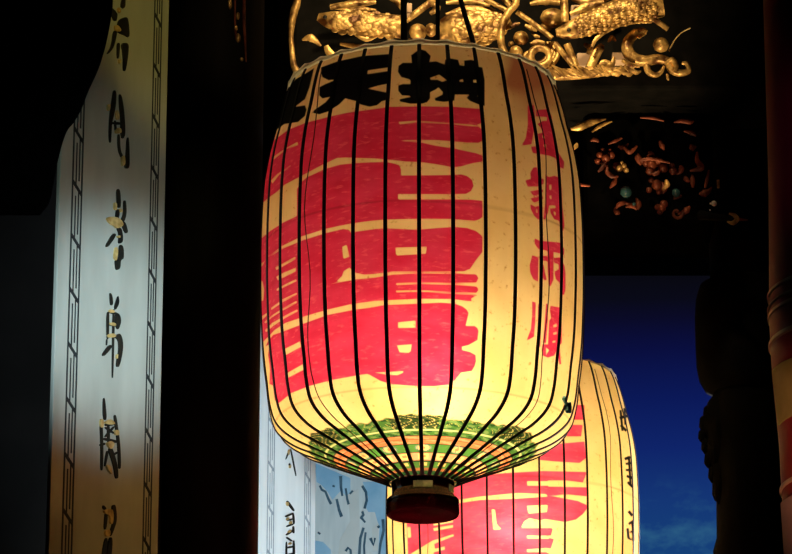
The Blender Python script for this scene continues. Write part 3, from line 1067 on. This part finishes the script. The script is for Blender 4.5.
gc = thing('gilded_carving', 'gilded openwork carving of fish and scrolls on the beam above the large lantern', 'carving', G(470, 80))


def fish(path, rads, dy, tail, eye=None, label=None, scale_r=3.0, rows=4, bulge=.5):
    mb = MB()
    gtube(mb, path, rads, dy, 40, 16, .8)
    sp = spline(path, 40)
    rr_ = np.interp(np.linspace(0, 1, len(sp)), np.linspace(0, 1, len(rads)), rads)
    # overlapping scales as part of the body's surface
    for i in range(13, len(sp) - 2, 2):
        d = sp[min(i + 1, len(sp) - 1)] - sp[i - 1]
        d = d / np.linalg.norm(d)
        nn = np.array((-d[1], d[0]))
        for j in range(-rows, rows + 1):
            off = (j + (.5 if (i // 2) % 2 == 0 else 0) + .16 * math.sin(i * 3.1 + j * 1.7)) / (rows + .6)
            if abs(off) > .97:
                continue
            q = sp[i] + nn * off * rr_[i]
            depth = -.8 * rr_[i] * SG * math.sqrt(1 - off * off)
            q = q + d * scale_r * .45 * math.sin(i * 2.3 + j * 4.1)
            ss = scale_r * (1 + .18 * math.sin(i * 5.3 + j * 2.9))
            gball(mb, q[0], q[1], ss, ss * .8, dy + depth, -math.atan2(d[1], d[0]), ss * bulge)
    b = mb.build('fish', M['gold'], gc)
    # tail and fin belong to the fish
    for pts, w in tail:
        mb = MB()
        gtube(mb, pts, w, dy - .01, 14, 8, .35)
        mb.build('fin', M['gold'], gc).parent = b
    if eye:
        mb = MB()
        gball(mb, eye[0], eye[1], 2.2, 2.0, dy - rads[1] * SG * .75, dep=1.6)
        mb.build('eye', M['wire'], gc).parent = b
    return b


fish([(318, 17), (330, 20), (350, 22), (372, 24), (402, 27)], [4, 9, 11.5, 12, 12], -.03, [([(345, 12), (360, 9), (376, 10)], [1, 3, 1]), ([(352, 33), (366, 39), (378, 36)], [1, 3, 1])], (325, 17), scale_r=4.2, rows=2, bulge=.14)
fish([(438, 33), (452, 29), (472, 29), (492, 26), (508, 18)], [9, 16, 18, 15, 8], -.03, [([(446, 15), (466, 10), (490, 12), (498, 16)], [2, 5, 5, 2]), ([(455, 44), (470, 50), (486, 44)], [2, 5, 2])], None, scale_r=4.6, rows=3, bulge=.28)
fish([(556, 33), (568, 31), (588, 24), (612, 15), (640, 8), (662, 4)], [4, 9, 12, 14, 15, 13], -.05, [([(592, 47), (597, 38), (612, 28), (632, 22), (652, 22)], [1.5, 2.2, 2.2, 2.2, 1.2]), ([(570, 14), (586, 7), (604, 2)], [2, 5, 4])], (569, 30), scale_r=2.9, rows=4, bulge=.55)

mb = MB()
gtube(mb, [(298, -14), (297, 2), (293, 16), (291, 34), (292, 52), (294, 66), (301, 75), (313, 70), (322, 62)], [3, 4, 4.2, 2.6, 2.8, 3.4, 3.6, 3, 1.5], -.02, 40)
mb.build('scroll', M['gold'], gc)
mb = MB()
gtube(mb, [(513, -6), (516, 3), (508, 13), (502, 28), (501, 42), (505, 53), (512, 60)], [4, 3.6, 3.6, 3.8, 3.8, 3.6, 3], -.09, 36)
mb.build('scroll', M['gold'], gc)
mb = MB()
for q in range(4):
    gtube(mb, [(555 - q * 2.6, 42), (558 - q * 3, 54), (552 - q * 3.4, 64 - q * .6), (541 - q * 2, 70 - q * 2), (530, 69 - q * 1.6), (524 + q * .6, 62), (526 + q, 54), (534, 50 + q * .6)], [1.6, 2.6, 2.8, 2.8, 2.6, 2.4, 2.2, 1.4], -.05 + q * .008, 44)
mb.build('scroll', M['gold'], gc)
mb = MB()
gtube(mb, [(540 + 9.5 * math.cos(q * .5236), 57 + 9 * math.sin(q * .5236)) for q in range(13)], [3.2, 3.6, 4.2, 3.6, 3.2], -.075, 48)
mb.build('scroll', M['gold'], gc)
mb = MB()
gtube(mb, [(638, 37), (645, 31.5), (636, 33), (628, 42), (628, 52), (635, 59), (646, 61), (658, 59), (668, 62), (672, 70), (680, 73), (688, 71), (687, 64), (682, 63)], [2.4, 3, 4.6, 5.6, 6.2, 6, 5.4, 5, 4.4, 4, 3.6, 3.2, 2.8, 1.8], -.02, 60)
gtube(mb, [(646, 62), (648, 71), (655, 75), (661, 72), (664, 66)], [3.4, 3.2, 2.8, 2.2, 1.4], -.02, 24)
gtube(mb, [(666, 63), (672, 60), (676, 66), (674, 72)], [2, 3.2, 2.6, 1.4], -.03, 20)
gtube(mb, [(667, 74), (668, 79), (667.5, 80)], [1.2, 1.6, .8], -.03, 8)
mb.build('scroll', M['gold'], gc)
mb = MB()
gtube(mb, [(669, 51), (674, 41), (681, 33), (690, 28)], [.9, .6, .6, .9], -.02, 20, 6)
mb.build('whisker', M['gold_bright'], gc)
for (x, y, rx, ry, dy) in ((418, 32, 9, 8.5, -.02), (431, 30, 6, 7, 0), (521, 38, 7.6, 7.2, -.04), (516, 52, 6.6, 6.4, -.05), (511, 44, 3, 3, -.03), (661, 45, 8, 7.6, -.03), (553, 18, 13, 10, -.01), (546, 27, 6, 5, 0)):
    mb = MB()
    gball(mb, x, y, rx, ry, dy, lump=.06)
    mb.build('pearl', M['gold'], gc)
for pts, w, dy in (([(404, 24), (415, 14), (432, 1), (440, -8)], [1, 3.6, 3.6, 2], -.04), ([(302, 40), (311, 38), (321, 46)], [1, 4.5, 1], 0), ([(326, 46), (329, 52), (335, 60)], [2.5, 4, 5], -.02), ([(330, 8), (350, 4), (373, 2)], [2, 4, 2], 0),
                   ([(388, -3), (399, 3), (404, 12)], [2, 4, 2], .02), ([(509, 29), (514, 25), (520, 23)], [1, 2.6, 1], 0), ([(525, 25), (531, 28), (537, 31)], [1.4, 3, 1], -.01), ([(532, 33), (536, 36), (540, 37)], [1, 2.2, 1], 0),
                   ([(590, 68), (595, 56), (601, 47), (603, 45)], [5, 5, 4, 1.5], -.03), ([(597, 66), (604, 63), (612, 64), (614, 57)], [2, 4, 3, 1.5], -.02), ([(608, 42), (612, 38), (616, 41)], [1, 3, 1], 0), ([(430, 3), (437, 8), (430, 14)], [2, 4, 2], .03),
                   ([(500, 55), (494, 51), (488, 53)], [2, 4, 1], -.01), ([(446, 3), (468, 1), (490, 6)], [2, 4, 2], .02), ([(376, 2), (352, 5), (330, 7)], [2, 5, 3], .03), ([(530, 4), (545, 1), (560, 3)], [2, 5, 3], .03), ([(572, -2), (590, 2), (612, -4)], [3, 6, 3], .02), ([(640, 20), (650, 16), (658, 18)], [2, 4, 2], .0), ([(340, 44), (362, 47), (384, 45)], [1.5, 3.5, 1.5], .02), ([(408, 40), (418, 44), (430, 42)], [2, 3.5, 2], .01), ([(584, 44), (590, 48), (588, 54)], [2, 3.5, 2], .01), ([(622, 60), (630, 64), (640, 66)], [2, 3.5, 2], .01), ([(530, 44), (537, 42), (545, 43)], [1.5, 3, 1.5], .0)):
    mb = MB()
    gtube(mb, pts, w, dy, 18, 10, .5)
    mb.build('leaf', M['gold'], gc)
for pts, w in (([(484, -2), (509, 12)], 2.6), ([(503, -2), (514, 9)], 3.0), ([(517, 12), (534, 24), (552, 38)], 2.7), ([(555, 43), (573, 66)], 2.8), ([(567, 44), (576, 66)], 3.6), ([(564, -4), (565, 22)], 3.8), ([(612, -6), (640, 10), (668, 29)], 2.8)):
    mb = MB()
    gtube(mb, pts, w, -.06, 8, 8, .6)
    mb.build('stem', M['gold'], gc)
for (x0, y0, x1, y1) in ((577, 54, 593, 68), (612, 53, 629, 62), (571, 6, 580, 16), (404, 4, 412, 14), (470, -4, 484, 6)):
    mb = MB()
    a_, b_ = G(x0, y1, .06), G(x1, y0, .06)
    mb.box((a_[0], a_[1] - .01, a_[2]), (b_[0], a_[1] + .03, b_[2]))
    mb.build('backing_panel', M['cloth_panel'], gc, smooth=False, bevel=.003)
# feathered lower rail
mb = MB()
gtube(mb, [(524, 68), (540, 73), (560, 74.5), (585, 73), (610, 71), (634, 69)], [3, 5, 6, 6, 4.6, 2], -.04, 40, 12, .9)
for i in range(26):
    x = 533 + i * 3.8
    gtube(mb, [(x, 68 + 3 * math.sin(i)), (x + 8, 73 + 2 * math.sin(i * 2)), (x + 13, 78 - i * .25 + math.sin(i * 3))], [1, 2.4, .8], -.07, 8, 6)
mb.build('lower_rail', M['gold'], gc)

# beam that carries the carving
mb = MB()
mb.box((G(292, 0)[0], YG + .11, G(400, 74)[2]), (3.6, YG + .42, G(400, -60)[2]))
tag(mb.build('beam', M['stone_black'], None, smooth=False, bevel=.01), 'black timber cross beam behind the gilded openwork carving', 'beam')

# ------------------------------------------------------------------ dim carved bracket to the right
YR = 9.0


def pt(px, py, dy=0):
    return at(px, py, YR + dy)


SR = scale_at(pt(640, 170))
rc = thing('carved_bracket', 'dim reddish carved bracket of leaves and flowers, right of the large lantern', 'bracket', pt(640, 232))


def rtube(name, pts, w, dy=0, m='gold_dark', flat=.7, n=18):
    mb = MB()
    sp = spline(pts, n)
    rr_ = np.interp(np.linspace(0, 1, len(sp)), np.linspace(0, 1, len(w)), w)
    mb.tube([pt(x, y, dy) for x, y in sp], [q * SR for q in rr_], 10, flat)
    return mb.build(name, M[m], rc)


def rball(name, lst, m='gold_dark'):
    mb = MB()
    for x, y, r_, dy in lst:
        mb.ell(pt(x, y, dy), (r_ * SR, 0, 0), (0, r_ * SR, 0), (0, 0, r_ * SR), 12, 8, lump=.12)
    return mb.build(name, M[m], rc)


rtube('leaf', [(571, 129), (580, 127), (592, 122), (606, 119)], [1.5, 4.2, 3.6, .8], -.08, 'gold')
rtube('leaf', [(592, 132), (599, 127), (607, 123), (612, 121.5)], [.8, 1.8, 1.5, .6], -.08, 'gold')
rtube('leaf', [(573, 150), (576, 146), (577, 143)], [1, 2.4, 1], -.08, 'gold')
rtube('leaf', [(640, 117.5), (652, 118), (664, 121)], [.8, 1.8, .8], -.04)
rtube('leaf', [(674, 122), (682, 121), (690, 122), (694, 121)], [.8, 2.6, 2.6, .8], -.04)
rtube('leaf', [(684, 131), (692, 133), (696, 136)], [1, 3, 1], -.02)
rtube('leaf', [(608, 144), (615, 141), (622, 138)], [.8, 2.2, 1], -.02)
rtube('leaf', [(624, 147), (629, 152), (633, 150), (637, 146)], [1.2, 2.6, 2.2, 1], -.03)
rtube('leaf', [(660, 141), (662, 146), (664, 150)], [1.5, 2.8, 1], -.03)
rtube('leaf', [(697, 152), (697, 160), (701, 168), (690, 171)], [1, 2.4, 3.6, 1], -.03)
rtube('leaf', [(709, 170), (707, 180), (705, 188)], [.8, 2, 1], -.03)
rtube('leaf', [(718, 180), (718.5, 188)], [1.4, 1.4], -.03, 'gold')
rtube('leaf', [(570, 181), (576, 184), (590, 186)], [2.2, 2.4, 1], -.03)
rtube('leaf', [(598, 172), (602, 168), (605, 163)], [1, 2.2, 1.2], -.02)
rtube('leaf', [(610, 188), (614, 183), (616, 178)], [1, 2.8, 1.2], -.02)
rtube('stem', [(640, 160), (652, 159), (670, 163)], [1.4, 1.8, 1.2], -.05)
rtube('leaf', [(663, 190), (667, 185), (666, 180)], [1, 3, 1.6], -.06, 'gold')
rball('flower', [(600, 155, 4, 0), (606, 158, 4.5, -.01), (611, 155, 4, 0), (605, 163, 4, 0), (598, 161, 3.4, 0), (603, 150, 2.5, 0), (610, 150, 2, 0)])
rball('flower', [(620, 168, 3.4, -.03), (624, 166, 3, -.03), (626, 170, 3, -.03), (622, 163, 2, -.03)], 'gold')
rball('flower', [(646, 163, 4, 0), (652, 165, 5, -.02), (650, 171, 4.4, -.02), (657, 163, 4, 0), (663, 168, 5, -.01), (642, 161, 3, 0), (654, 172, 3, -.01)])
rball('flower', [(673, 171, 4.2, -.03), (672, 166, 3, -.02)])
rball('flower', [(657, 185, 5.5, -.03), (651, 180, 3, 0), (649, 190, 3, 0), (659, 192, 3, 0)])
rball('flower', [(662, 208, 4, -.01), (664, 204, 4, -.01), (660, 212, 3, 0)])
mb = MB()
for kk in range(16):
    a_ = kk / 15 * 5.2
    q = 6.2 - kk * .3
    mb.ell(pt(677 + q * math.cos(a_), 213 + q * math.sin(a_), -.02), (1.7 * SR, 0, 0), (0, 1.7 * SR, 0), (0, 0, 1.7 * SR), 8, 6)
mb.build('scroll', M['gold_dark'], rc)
rball('glint_boss', [(626, 192, 6, -.04), (634, 204, 2, -.04)], 'teal_glint')  # bluish glints built as glossy bosses
rball('glint_boss', [(676, 193, 4.5, -.04)], 'teal_glint')
rball('glint_boss', [(714, 203.5, 2.9, -.06), (710.5, 203.5, 1.0, -.06), (710, 210, .8, -.06)], 'white_glint')  # white glint put into the boss's colour
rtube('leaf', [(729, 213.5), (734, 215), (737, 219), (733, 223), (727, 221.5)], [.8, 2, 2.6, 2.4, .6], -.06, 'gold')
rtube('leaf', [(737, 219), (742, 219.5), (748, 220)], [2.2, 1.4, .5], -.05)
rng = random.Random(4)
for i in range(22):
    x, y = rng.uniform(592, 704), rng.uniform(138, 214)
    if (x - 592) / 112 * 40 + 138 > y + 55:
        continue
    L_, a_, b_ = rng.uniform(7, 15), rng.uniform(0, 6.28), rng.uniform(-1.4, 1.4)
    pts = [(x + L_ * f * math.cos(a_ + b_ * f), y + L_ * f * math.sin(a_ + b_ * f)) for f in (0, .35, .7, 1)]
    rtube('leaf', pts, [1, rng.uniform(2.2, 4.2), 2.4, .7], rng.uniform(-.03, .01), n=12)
# dark body the carving stands on
mb = MB()
a_, b_ = pt(585, 232, .05), pt(712, 112, .05)
mb.box((a_[0], YR + .03, a_[2]), (b_[0], YR + .26, b_[2]))
mb.build('body', M['jet'], rc, smooth=False, bevel=.03)
mb = MB()
mb.tube([pt(700, 215, .02), pt(722, 218, -.02), pt(738, 219, -.04)], [5 * SR, 3 * SR, 1.5 * SR], 10)
mb.build('tip', M['stone_black'], rc)

# ------------------------------------------------------------------ painted panel on the back wall
YW = 12.0
wl, wr = at(300, 500, YW)[0], at(425, 500, YW)[0]
zlo, zhi = 0.0, at(350, 400, YW)[2]
mb = MB()
mb.box((wl, YW - .03, zlo), (wr, YW - .001, zhi), 0)
NB = np.array((0, -1.0, 0))
S5 = 5.32
e = 0
for mi, polys in ((1, [[(25, 70), (120, 110), (215, 150), (215, 290), (195, 250), (165, 215), (120, 265), (95, 225), (60, 185), (35, 170)],
                       [(280, 170), (440, 170), (440, 600), (360, 600), (370, 420), (345, 330), (310, 330), (295, 300), (310, 250)],
                       [(15, 480), (70, 490), (110, 530), (120, 620), (15, 620)]]),
                  (3, [[(200, 240), (260, 210), (265, 420), (240, 620), (140, 620), (160, 480), (215, 380)], [(330, 420), (365, 390), (360, 540), (335, 540)]]),
                  (2, [stroke([(52, 190), (62, 212), (82, 222), (98, 262), (112, 288)], 11, 14), stroke([(142, 262), (155, 320), (168, 355)], 13, 17), stroke([(163, 140), (165, 200), (172, 245)], 17, 11), stroke([(190, 205), (198, 262), (206, 290)], 11, 13),
                       stroke([(212, 235), (228, 218)], 11), stroke([(278, 192), (298, 225), (302, 270), (290, 312)], 14, 13), stroke([(272, 362), (285, 345), (278, 328)], 13), stroke([(270, 358), (294, 386)], 14, 8),
                       stroke([(285, 415), (268, 470), (260, 600)], 13, 15), stroke([(296, 440), (288, 510), (290, 600)], 11), stroke([(322, 470), (338, 508), (346, 470)], 17, 11), stroke([(388, 370), (392, 430), (375, 500), (368, 560)], 17, 11),
                       stroke([(362, 405), (368, 415)], 14), stroke([(190, 540), (202, 522), (216, 534), (220, 600)], 13), stroke([(42, 440), (55, 448)], 8), stroke([(120, 192), (132, 196)], 8)])):
    for poly in polys:
        pts = [at(310 + x / S5, 450 + y / S5, YW - .03) for x, y in poly]
        mb.prism(pts, NB, .0012 + e * .0002 + mi * .0006, mi)
        e += 1
PM = [simple('pale painted ground', (.44, .53, .58), (.56, .64, .68), rough=.7, scale=6, stretch=(6, 1, .7), spec=.1), simple('light blue wash', (.18, .38, .58), (.30, .50, .68), rough=.7, scale=9, spec=.1),
      simple('dark blue brush stroke', (.03, .08, .13), (.07, .14, .20), rough=.7, scale=30, spec=.1), simple('pale grey wash', (.46, .53, .55), (.55, .60, .62), rough=.7, scale=7, spec=.1)]
tag(mb.build('painted_panel', PM, None, smooth=False), 'pale blue wall painting with dark blue brush strokes, below left of the large lantern', 'painting')

# ------------------------------------------------------------------ black carved column against the sky
YD = 9.4
dp = lambda x, y, dy=0: at(x, y, YD + dy)
SD = scale_at(dp(740, 420))
dc = thing('carved_column', 'black carved column standing in silhouette against the blue dusk sky', 'column', (dp(746, 420)[0], YD, 0))
cx = dp(747, 420)[0]
mb = MB()
r0 = 33 * SD
zq = lambda y: dp(747, y)[2]
mb.lathe((cx, YD), [(r0 * 1.5, 0), (r0 * 1.5, .2), (r0 * 1.1, .35), (r0 * 1.06, zq(570)), (r0 * 1.14, zq(551)), (r0 * 1.02, zq(538)), (r0 * 1.0, zq(500)), (r0 * 1.05, zq(460)), (r0 * 1.1, zq(420)), (r0 * 1.0, zq(392)), (r0, ZC)], 40)
mb.build('shaft', M['stone_black'], dc)
mb = MB()
rb_ = 49.5 * SD
mb.lathe((cx, YD), [(rb_ * .5, zq(394)), (rb_ * .72, zq(393)), (rb_ * .84, zq(389)), (rb_ * .94, zq(380)), (rb_ * .99, zq(366)), (rb_, zq(345)), (rb_, zq(318)), (rb_ * .97, zq(300)), (rb_ * .88, zq(286)), (rb_ * .6, zq(280))], 40)
mb.build('capital', M['stone_black'], dc)
for x, y, rx, ry in ((718, 399, 5, 4), (713, 404, 5, 6), (708, 412, 5, 7), (704, 424, 5, 9), (702, 436, 4, 7), (706, 446, 5, 9), (709, 460, 5, 9), (713, 474, 5, 10), (716, 490, 4, 12), (722, 394, 3, 3), (714, 425, 12, 16), (716, 450, 10, 20), (719, 410, 9, 10), (720, 430, 15, 40), (722, 480, 10, 30)):
    mb = MB()
    mb.ell(dp(x, y, -.02), (rx * SD, 0, 0), (0, rx * SD, 0), (0, 0, ry * SD), 10, 8, lump=.22)
    mb.build('carved_boss', M['stone_black'], dc)

# ------------------------------------------------------------------ red column at the right edge
YQ = 6.2
rp_ = lambda x, y: at(x, y, YQ)
RC = .19
xl = rp_(771, 300)[0]
rcx = xl + RC
rcol = thing('red_column', 'red lacquered column with pale bands and a yellow paper strip, at the right edge', 'column', (rcx, YQ, 0))  # the yellow strip is a reflection painted on the lacquer
mb = MB()
zr = lambda y: rp_(775, y)[2]
d_ = scale_at(rp_(775, 300))
mb.lathe((rcx, YQ), [(RC * 1.25, 0), (RC * 1.25, .15), (RC, .25), (RC - 6 * d_, zr(560)), (RC - 3.5 * d_, zr(440)), (RC + 1 * d_, zr(370)), (RC + 2 * d_, zr(320)), (RC + .5 * d_, zr(270)), (RC - 2 * d_, zr(180)), (RC - 3 * d_, zr(0)), (RC - 3 * d_, ZC)], 64)
mb.build('shaft', M['red_col'], rcol)
for y, h, g_ in ((295, 2.2, 2.2), (308, 1.2, 2.6), (316.5, 2.4, 2.4), (344, 3.0, 2.6), (488.5, 2.6, -3.6)):  # lowest band stands for a reflection on the lacquer
    mb = MB()
    R_ = RC + g_ * d_
    mb.lathe((rcx, YQ), [(R_ - .004, zr(y + h)), (R_ + .002, zr(y + h * .6)), (R_ + .002, zr(y - h * .6)), (R_ - .004, zr(y - h))], 64)
    mb.build('band', M['pale_band'], rcol)
for ya, yb, m_, gg, a0, a1 in ((374, 428, 'yellow_reflection', 1.2, -84, -58), (506, 575, 'pink_reflection', -3.0, -84, -50)):  # patches put reflections on the glossy column into colour
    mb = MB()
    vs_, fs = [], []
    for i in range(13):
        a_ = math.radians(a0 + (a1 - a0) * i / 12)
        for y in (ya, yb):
            R_ = RC + .004 + (gg if y == ya else gg - (4.2 if m_ == 'yellow_reflection' else 2.0)) * d_
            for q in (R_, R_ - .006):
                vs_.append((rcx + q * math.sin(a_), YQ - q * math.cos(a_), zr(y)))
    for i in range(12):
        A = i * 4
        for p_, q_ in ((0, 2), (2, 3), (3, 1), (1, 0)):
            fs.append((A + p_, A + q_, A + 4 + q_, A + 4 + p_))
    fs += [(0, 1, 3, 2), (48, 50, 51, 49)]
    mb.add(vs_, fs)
    mb.build('reflection_patch', M[m_], rcol)['label'] = 'yellow reflection painted on the lacquer' if m_ == 'yellow_reflection' else 'pink reflection painted on the lacquer'

# ------------------------------------------------------------------ hall shell
def slab(name, lo, hi, m):
    mb = MB()
    mb.box(lo, hi)
    return mb.build(name, m, None, smooth=False, structure=True)


XL, XR, YF, YBK = -3.6, 3.6, -3.0, YW
slab('floor', (XL, YF, -.1), (XR, YBK + .2, 0), M['floor'])
slab('ceiling', (XL, YF, ZC), (XR, YBK + .2, ZC + .15), M['dark_wood'])
slab('wall_left', (XL - .15, YF, 0), (XL, YBK, ZC), M['plaster'])
slab('wall_right', (XR, YF, 0), (XR + .15, YBK, ZC), M['plaster'])
slab('wall_front', (XL, YF - .15, 0), (XR, YF, ZC), M['plaster'])
xo = at(560, 400, YW)[0]
slab('wall_back', (XL, YW, 0), (xo, YW + .2, ZC), M['plaster'])
zl = at(650, 258, YW)[2]
slab('trim_1', (xo, YW, zl), (XR, YW + .2, ZC), M['dark_wood'])
slab('trim_2', (at(800, 300, YW)[0], YW, 0), (XR, YW + .2, zl), M['dark_wood'])
mb = MB()
mb.box((-40, YW + .2, -.3), (40, 120, -.1))
g_ = mb.build('ground', M['floor'], None, smooth=False, structure=True)

# ------------------------------------------------------------------ dusk sky
w = bpy.data.worlds.new('dusk sky')
bpy.context.scene.world = w
w.use_nodes = True
nt = w.node_tree
for n in list(nt.nodes):
    nt.nodes.remove(n)
N, L = nt.nodes, nt.links
out = N.new('ShaderNodeOutputWorld')
bg = N.new('ShaderNodeBackground')
tc = N.new('ShaderNodeTexCoord')
sx = N.new('ShaderNodeSeparateXYZ')
L.new(tc.outputs['Generated'], sx.inputs[0])
rp = N.new('ShaderNodeValToRGB')
mr = N.new('ShaderNodeMapRange')
mr.inputs['From Min'].default_value = math.sin(math.radians(13))
mr.inputs['From Max'].default_value = math.sin(math.radians(19))
L.new(sx.outputs['Z'], mr.inputs['Value'])
cr_ = rp.color_ramp
cr_.elements[0].position = 0
cr_.elements[0].color = (.008, .060, .19, 1)
cr_.elements[1].position = 1
cr_.elements[1].color = (.0022, .0022, .0025, 1)
for pos, c_ in ((.24, (.007, .036, .175)), (.375, (.0048, .0175, .140)), (.508, (.0034, .0095, .095)), (.64, (.003, .0045, .048)), (.72, (.003, .0032, .020)), (.77, (.0028, .003, .009)), (.84, (.0025, .0025, .0045))):
    el_ = cr_.elements.new(pos)
    el_.color = (*c_, 1)
L.new(mr.outputs[0], rp.inputs[0])
nz = N.new('ShaderNodeTexNoise')
mp = N.new('ShaderNodeMapping')
mp.inputs['Scale'].default_value = (1, 1, 1.8)
nz.inputs['Scale'].default_value = 70
nz.inputs['Detail'].default_value = 5
nz.inputs['Roughness'].default_value = .6
L.new(tc.outputs['Generated'], mp.inputs[0])
L.new(mp.outputs[0], nz.inputs['Vector'])
r2 = N.new('ShaderNodeMapRange')
r2.inputs['From Min'].default_value = .46
r2.inputs['From Max'].default_value = .68
L.new(nz.outputs['Fac'], r2.inputs['Value'])
r3 = N.new('ShaderNodeMapRange')
r3.inputs['From Min'].default_value = math.sin(math.radians(14.9))
r3.inputs['From Max'].default_value = math.sin(math.radians(13.3))
L.new(sx.outputs['Z'], r3.inputs['Value'])
mu = N.new('ShaderNodeMath')
mu.operation = 'MULTIPLY'
L.new(r2.outputs[0], mu.inputs[0])
L.new(r3.outputs[0], mu.inputs[1])
mx = N.new('ShaderNodeMix')
mx.data_type = 'RGBA'
L.new(mu.outputs[0], mx.inputs[0])
L.new(rp.outputs[0], mx.inputs[6])
mx.inputs[7].default_value = (.03, .13, .24, 1)
L.new(mx.outputs[2], bg.inputs[0])
bg.inputs[1].default_value = 1.0
L.new(bg.outputs[0], out.inputs[0])


# ------------------------------------------------------------------ lights
def lamp(kind, name, loc, energy, color, radius=.05, target=None, size=None, blend=.5):
    l = bpy.data.lights.new(name, kind)
    l.energy = energy
    l.color = color
    l.shadow_soft_size = radius
    if kind == 'SPOT':
        l.spot_size = math.radians(size)
        l.spot_blend = blend
    o = bpy.data.objects.new(name, l)
    C.objects.link(o)
    o.location = [float(v) for v in loc]
    if target is not None:
        d = Vector([float(v) for v in target]) - o.location
        o.rotation_euler = d.to_track_quat('-Z', 'Y').to_euler()
    return o


WARM = (1.0, .77, .46)
zb = at(422.3, 392, YL)[2]
lamp('POINT', 'lantern_inner_light', (lorg[0] + .03, lorg[1] - .06, zb), 4.5, WARM, .07)
lamp('SPOT', 'lantern_inner_light', (lorg[0] + .02, lorg[1] - .04, at(422.3, 300, YL)[2]), 8.4, WARM, .06, (lorg[0], lorg[1], 2.0), 165, 1.0)  # added downward spot to brighten the lower paper
lamp('POINT', 'lantern_inner_light', (lorg[0], lorg[1], at(422.3, 250, YL)[2]), .05, WARM, .05)  # weak added fill for the upper paper
zb2 = at(512.5, 540, YB)[2]
lamp('POINT', 'lantern_inner_light', (borg[0], borg[1] - .06, zb2), 7.0, WARM, .05)
# added cool spots for the pale sheen on the near board
pm = at(113, 328, 7.6)
lamp('SPOT', 'board_fill', (1.05, 2.4, 2.3), 2700, (.62, .90, 1.0), .06, pm, 6.6, 1.0)
lamp('SPOT', 'board_fill', (1.0, 2.3, 2.4), 300, (.70, 1.0, .85), .06, at(118, 250, 7.6), 9.5, 1.0)
# added warm spots tinting the board's top and bottom
lamp('SPOT', 'warm_fill', (1.0, 3.2, 5.6), 300, (1.0, .86, .22), .05, at_plane(170, 40, o1, n1), 7.0, .7)
lamp('SPOT', 'warm_fill', (.7, 4.0, 1.2), 95, (1.0, .62, .18), .05, at_plane(165, 540, o1, n1), 7.5, .9)
# added unseen cool spot on the pale board and the wall painting
lamp('SPOT', 'cool_fill', (.35, 8.2, 2.4), 480, (.70, .90, 1.0), .08, at(315, 500, 11.2), 30, .6)
# added unseen warm spots on the carving and the dim bracket
lamp('SPOT', 'carving_fill', (.25, 7.75, 5.6), 95, (1.0, .72, .34), .06, at(470, 10, 8.75), 50, .5)
lamp('SPOT', 'carving_fill', (.35, 7.95, 2.75), 280, (1.0, .70, .32), .06, at(490, 10, 8.75), 34, .5)
lamp('SPOT', 'carving_fill', (.9, 7.6, 2.6), 4, (1.0, .5, .25), .05, at(640, 165, 9.0), 20, .7)
# added spot over the lantern's mouth to brighten its trim
lamp('SPOT', 'mouth_fill', (lorg[0], 7.5, 5.6), 70, (1.0, .80, .46), .05, (lorg[0], 7.5, 3.9), 26, .3)
# added spot to bring out the round column's gilding
lamp('SPOT', 'warm_fill', (-.1, 6.4, 5.9), 30, (1.0, .72, .36), .04, on_col(238, 25), 9, .8)
# added warm and violet spots on the red column
lamp('SPOT', 'red_column_fill', (.55, 3.2, 1.5), 210, (1.0, .52, .32), .04, at(790, 470, 6.0), 7.0, 1.0)
lamp('SPOT', 'violet_fill', (.8, 2.5, 2.6), 45, (.45, .04, 1.0), .04, at(800, 150, 6.2), 6.5, 1.0)
# added reddish spot tinting the underside of the lantern's foot
lamp('SPOT', 'foot_fill', (.056, 7.42, 2.6), 16, (1.0, .3, .3), .04, (.056, 7.5, 3.2), 20, .6)
# added cool spots inside the hall, rimming the lanterns' right sides
lamp('SPOT', 'rim_fill', (1.75, 11.3, 3.6), 1500, (.88, .88, 1.0), .05, (.64, 9.6, 3.75), 26, .7)
lamp('SPOT', 'rim_fill', (.92, 9.25, 2.9), 320, (.70, .66, 1.0), .04, (.40, 7.5, 3.62), 15, .8)
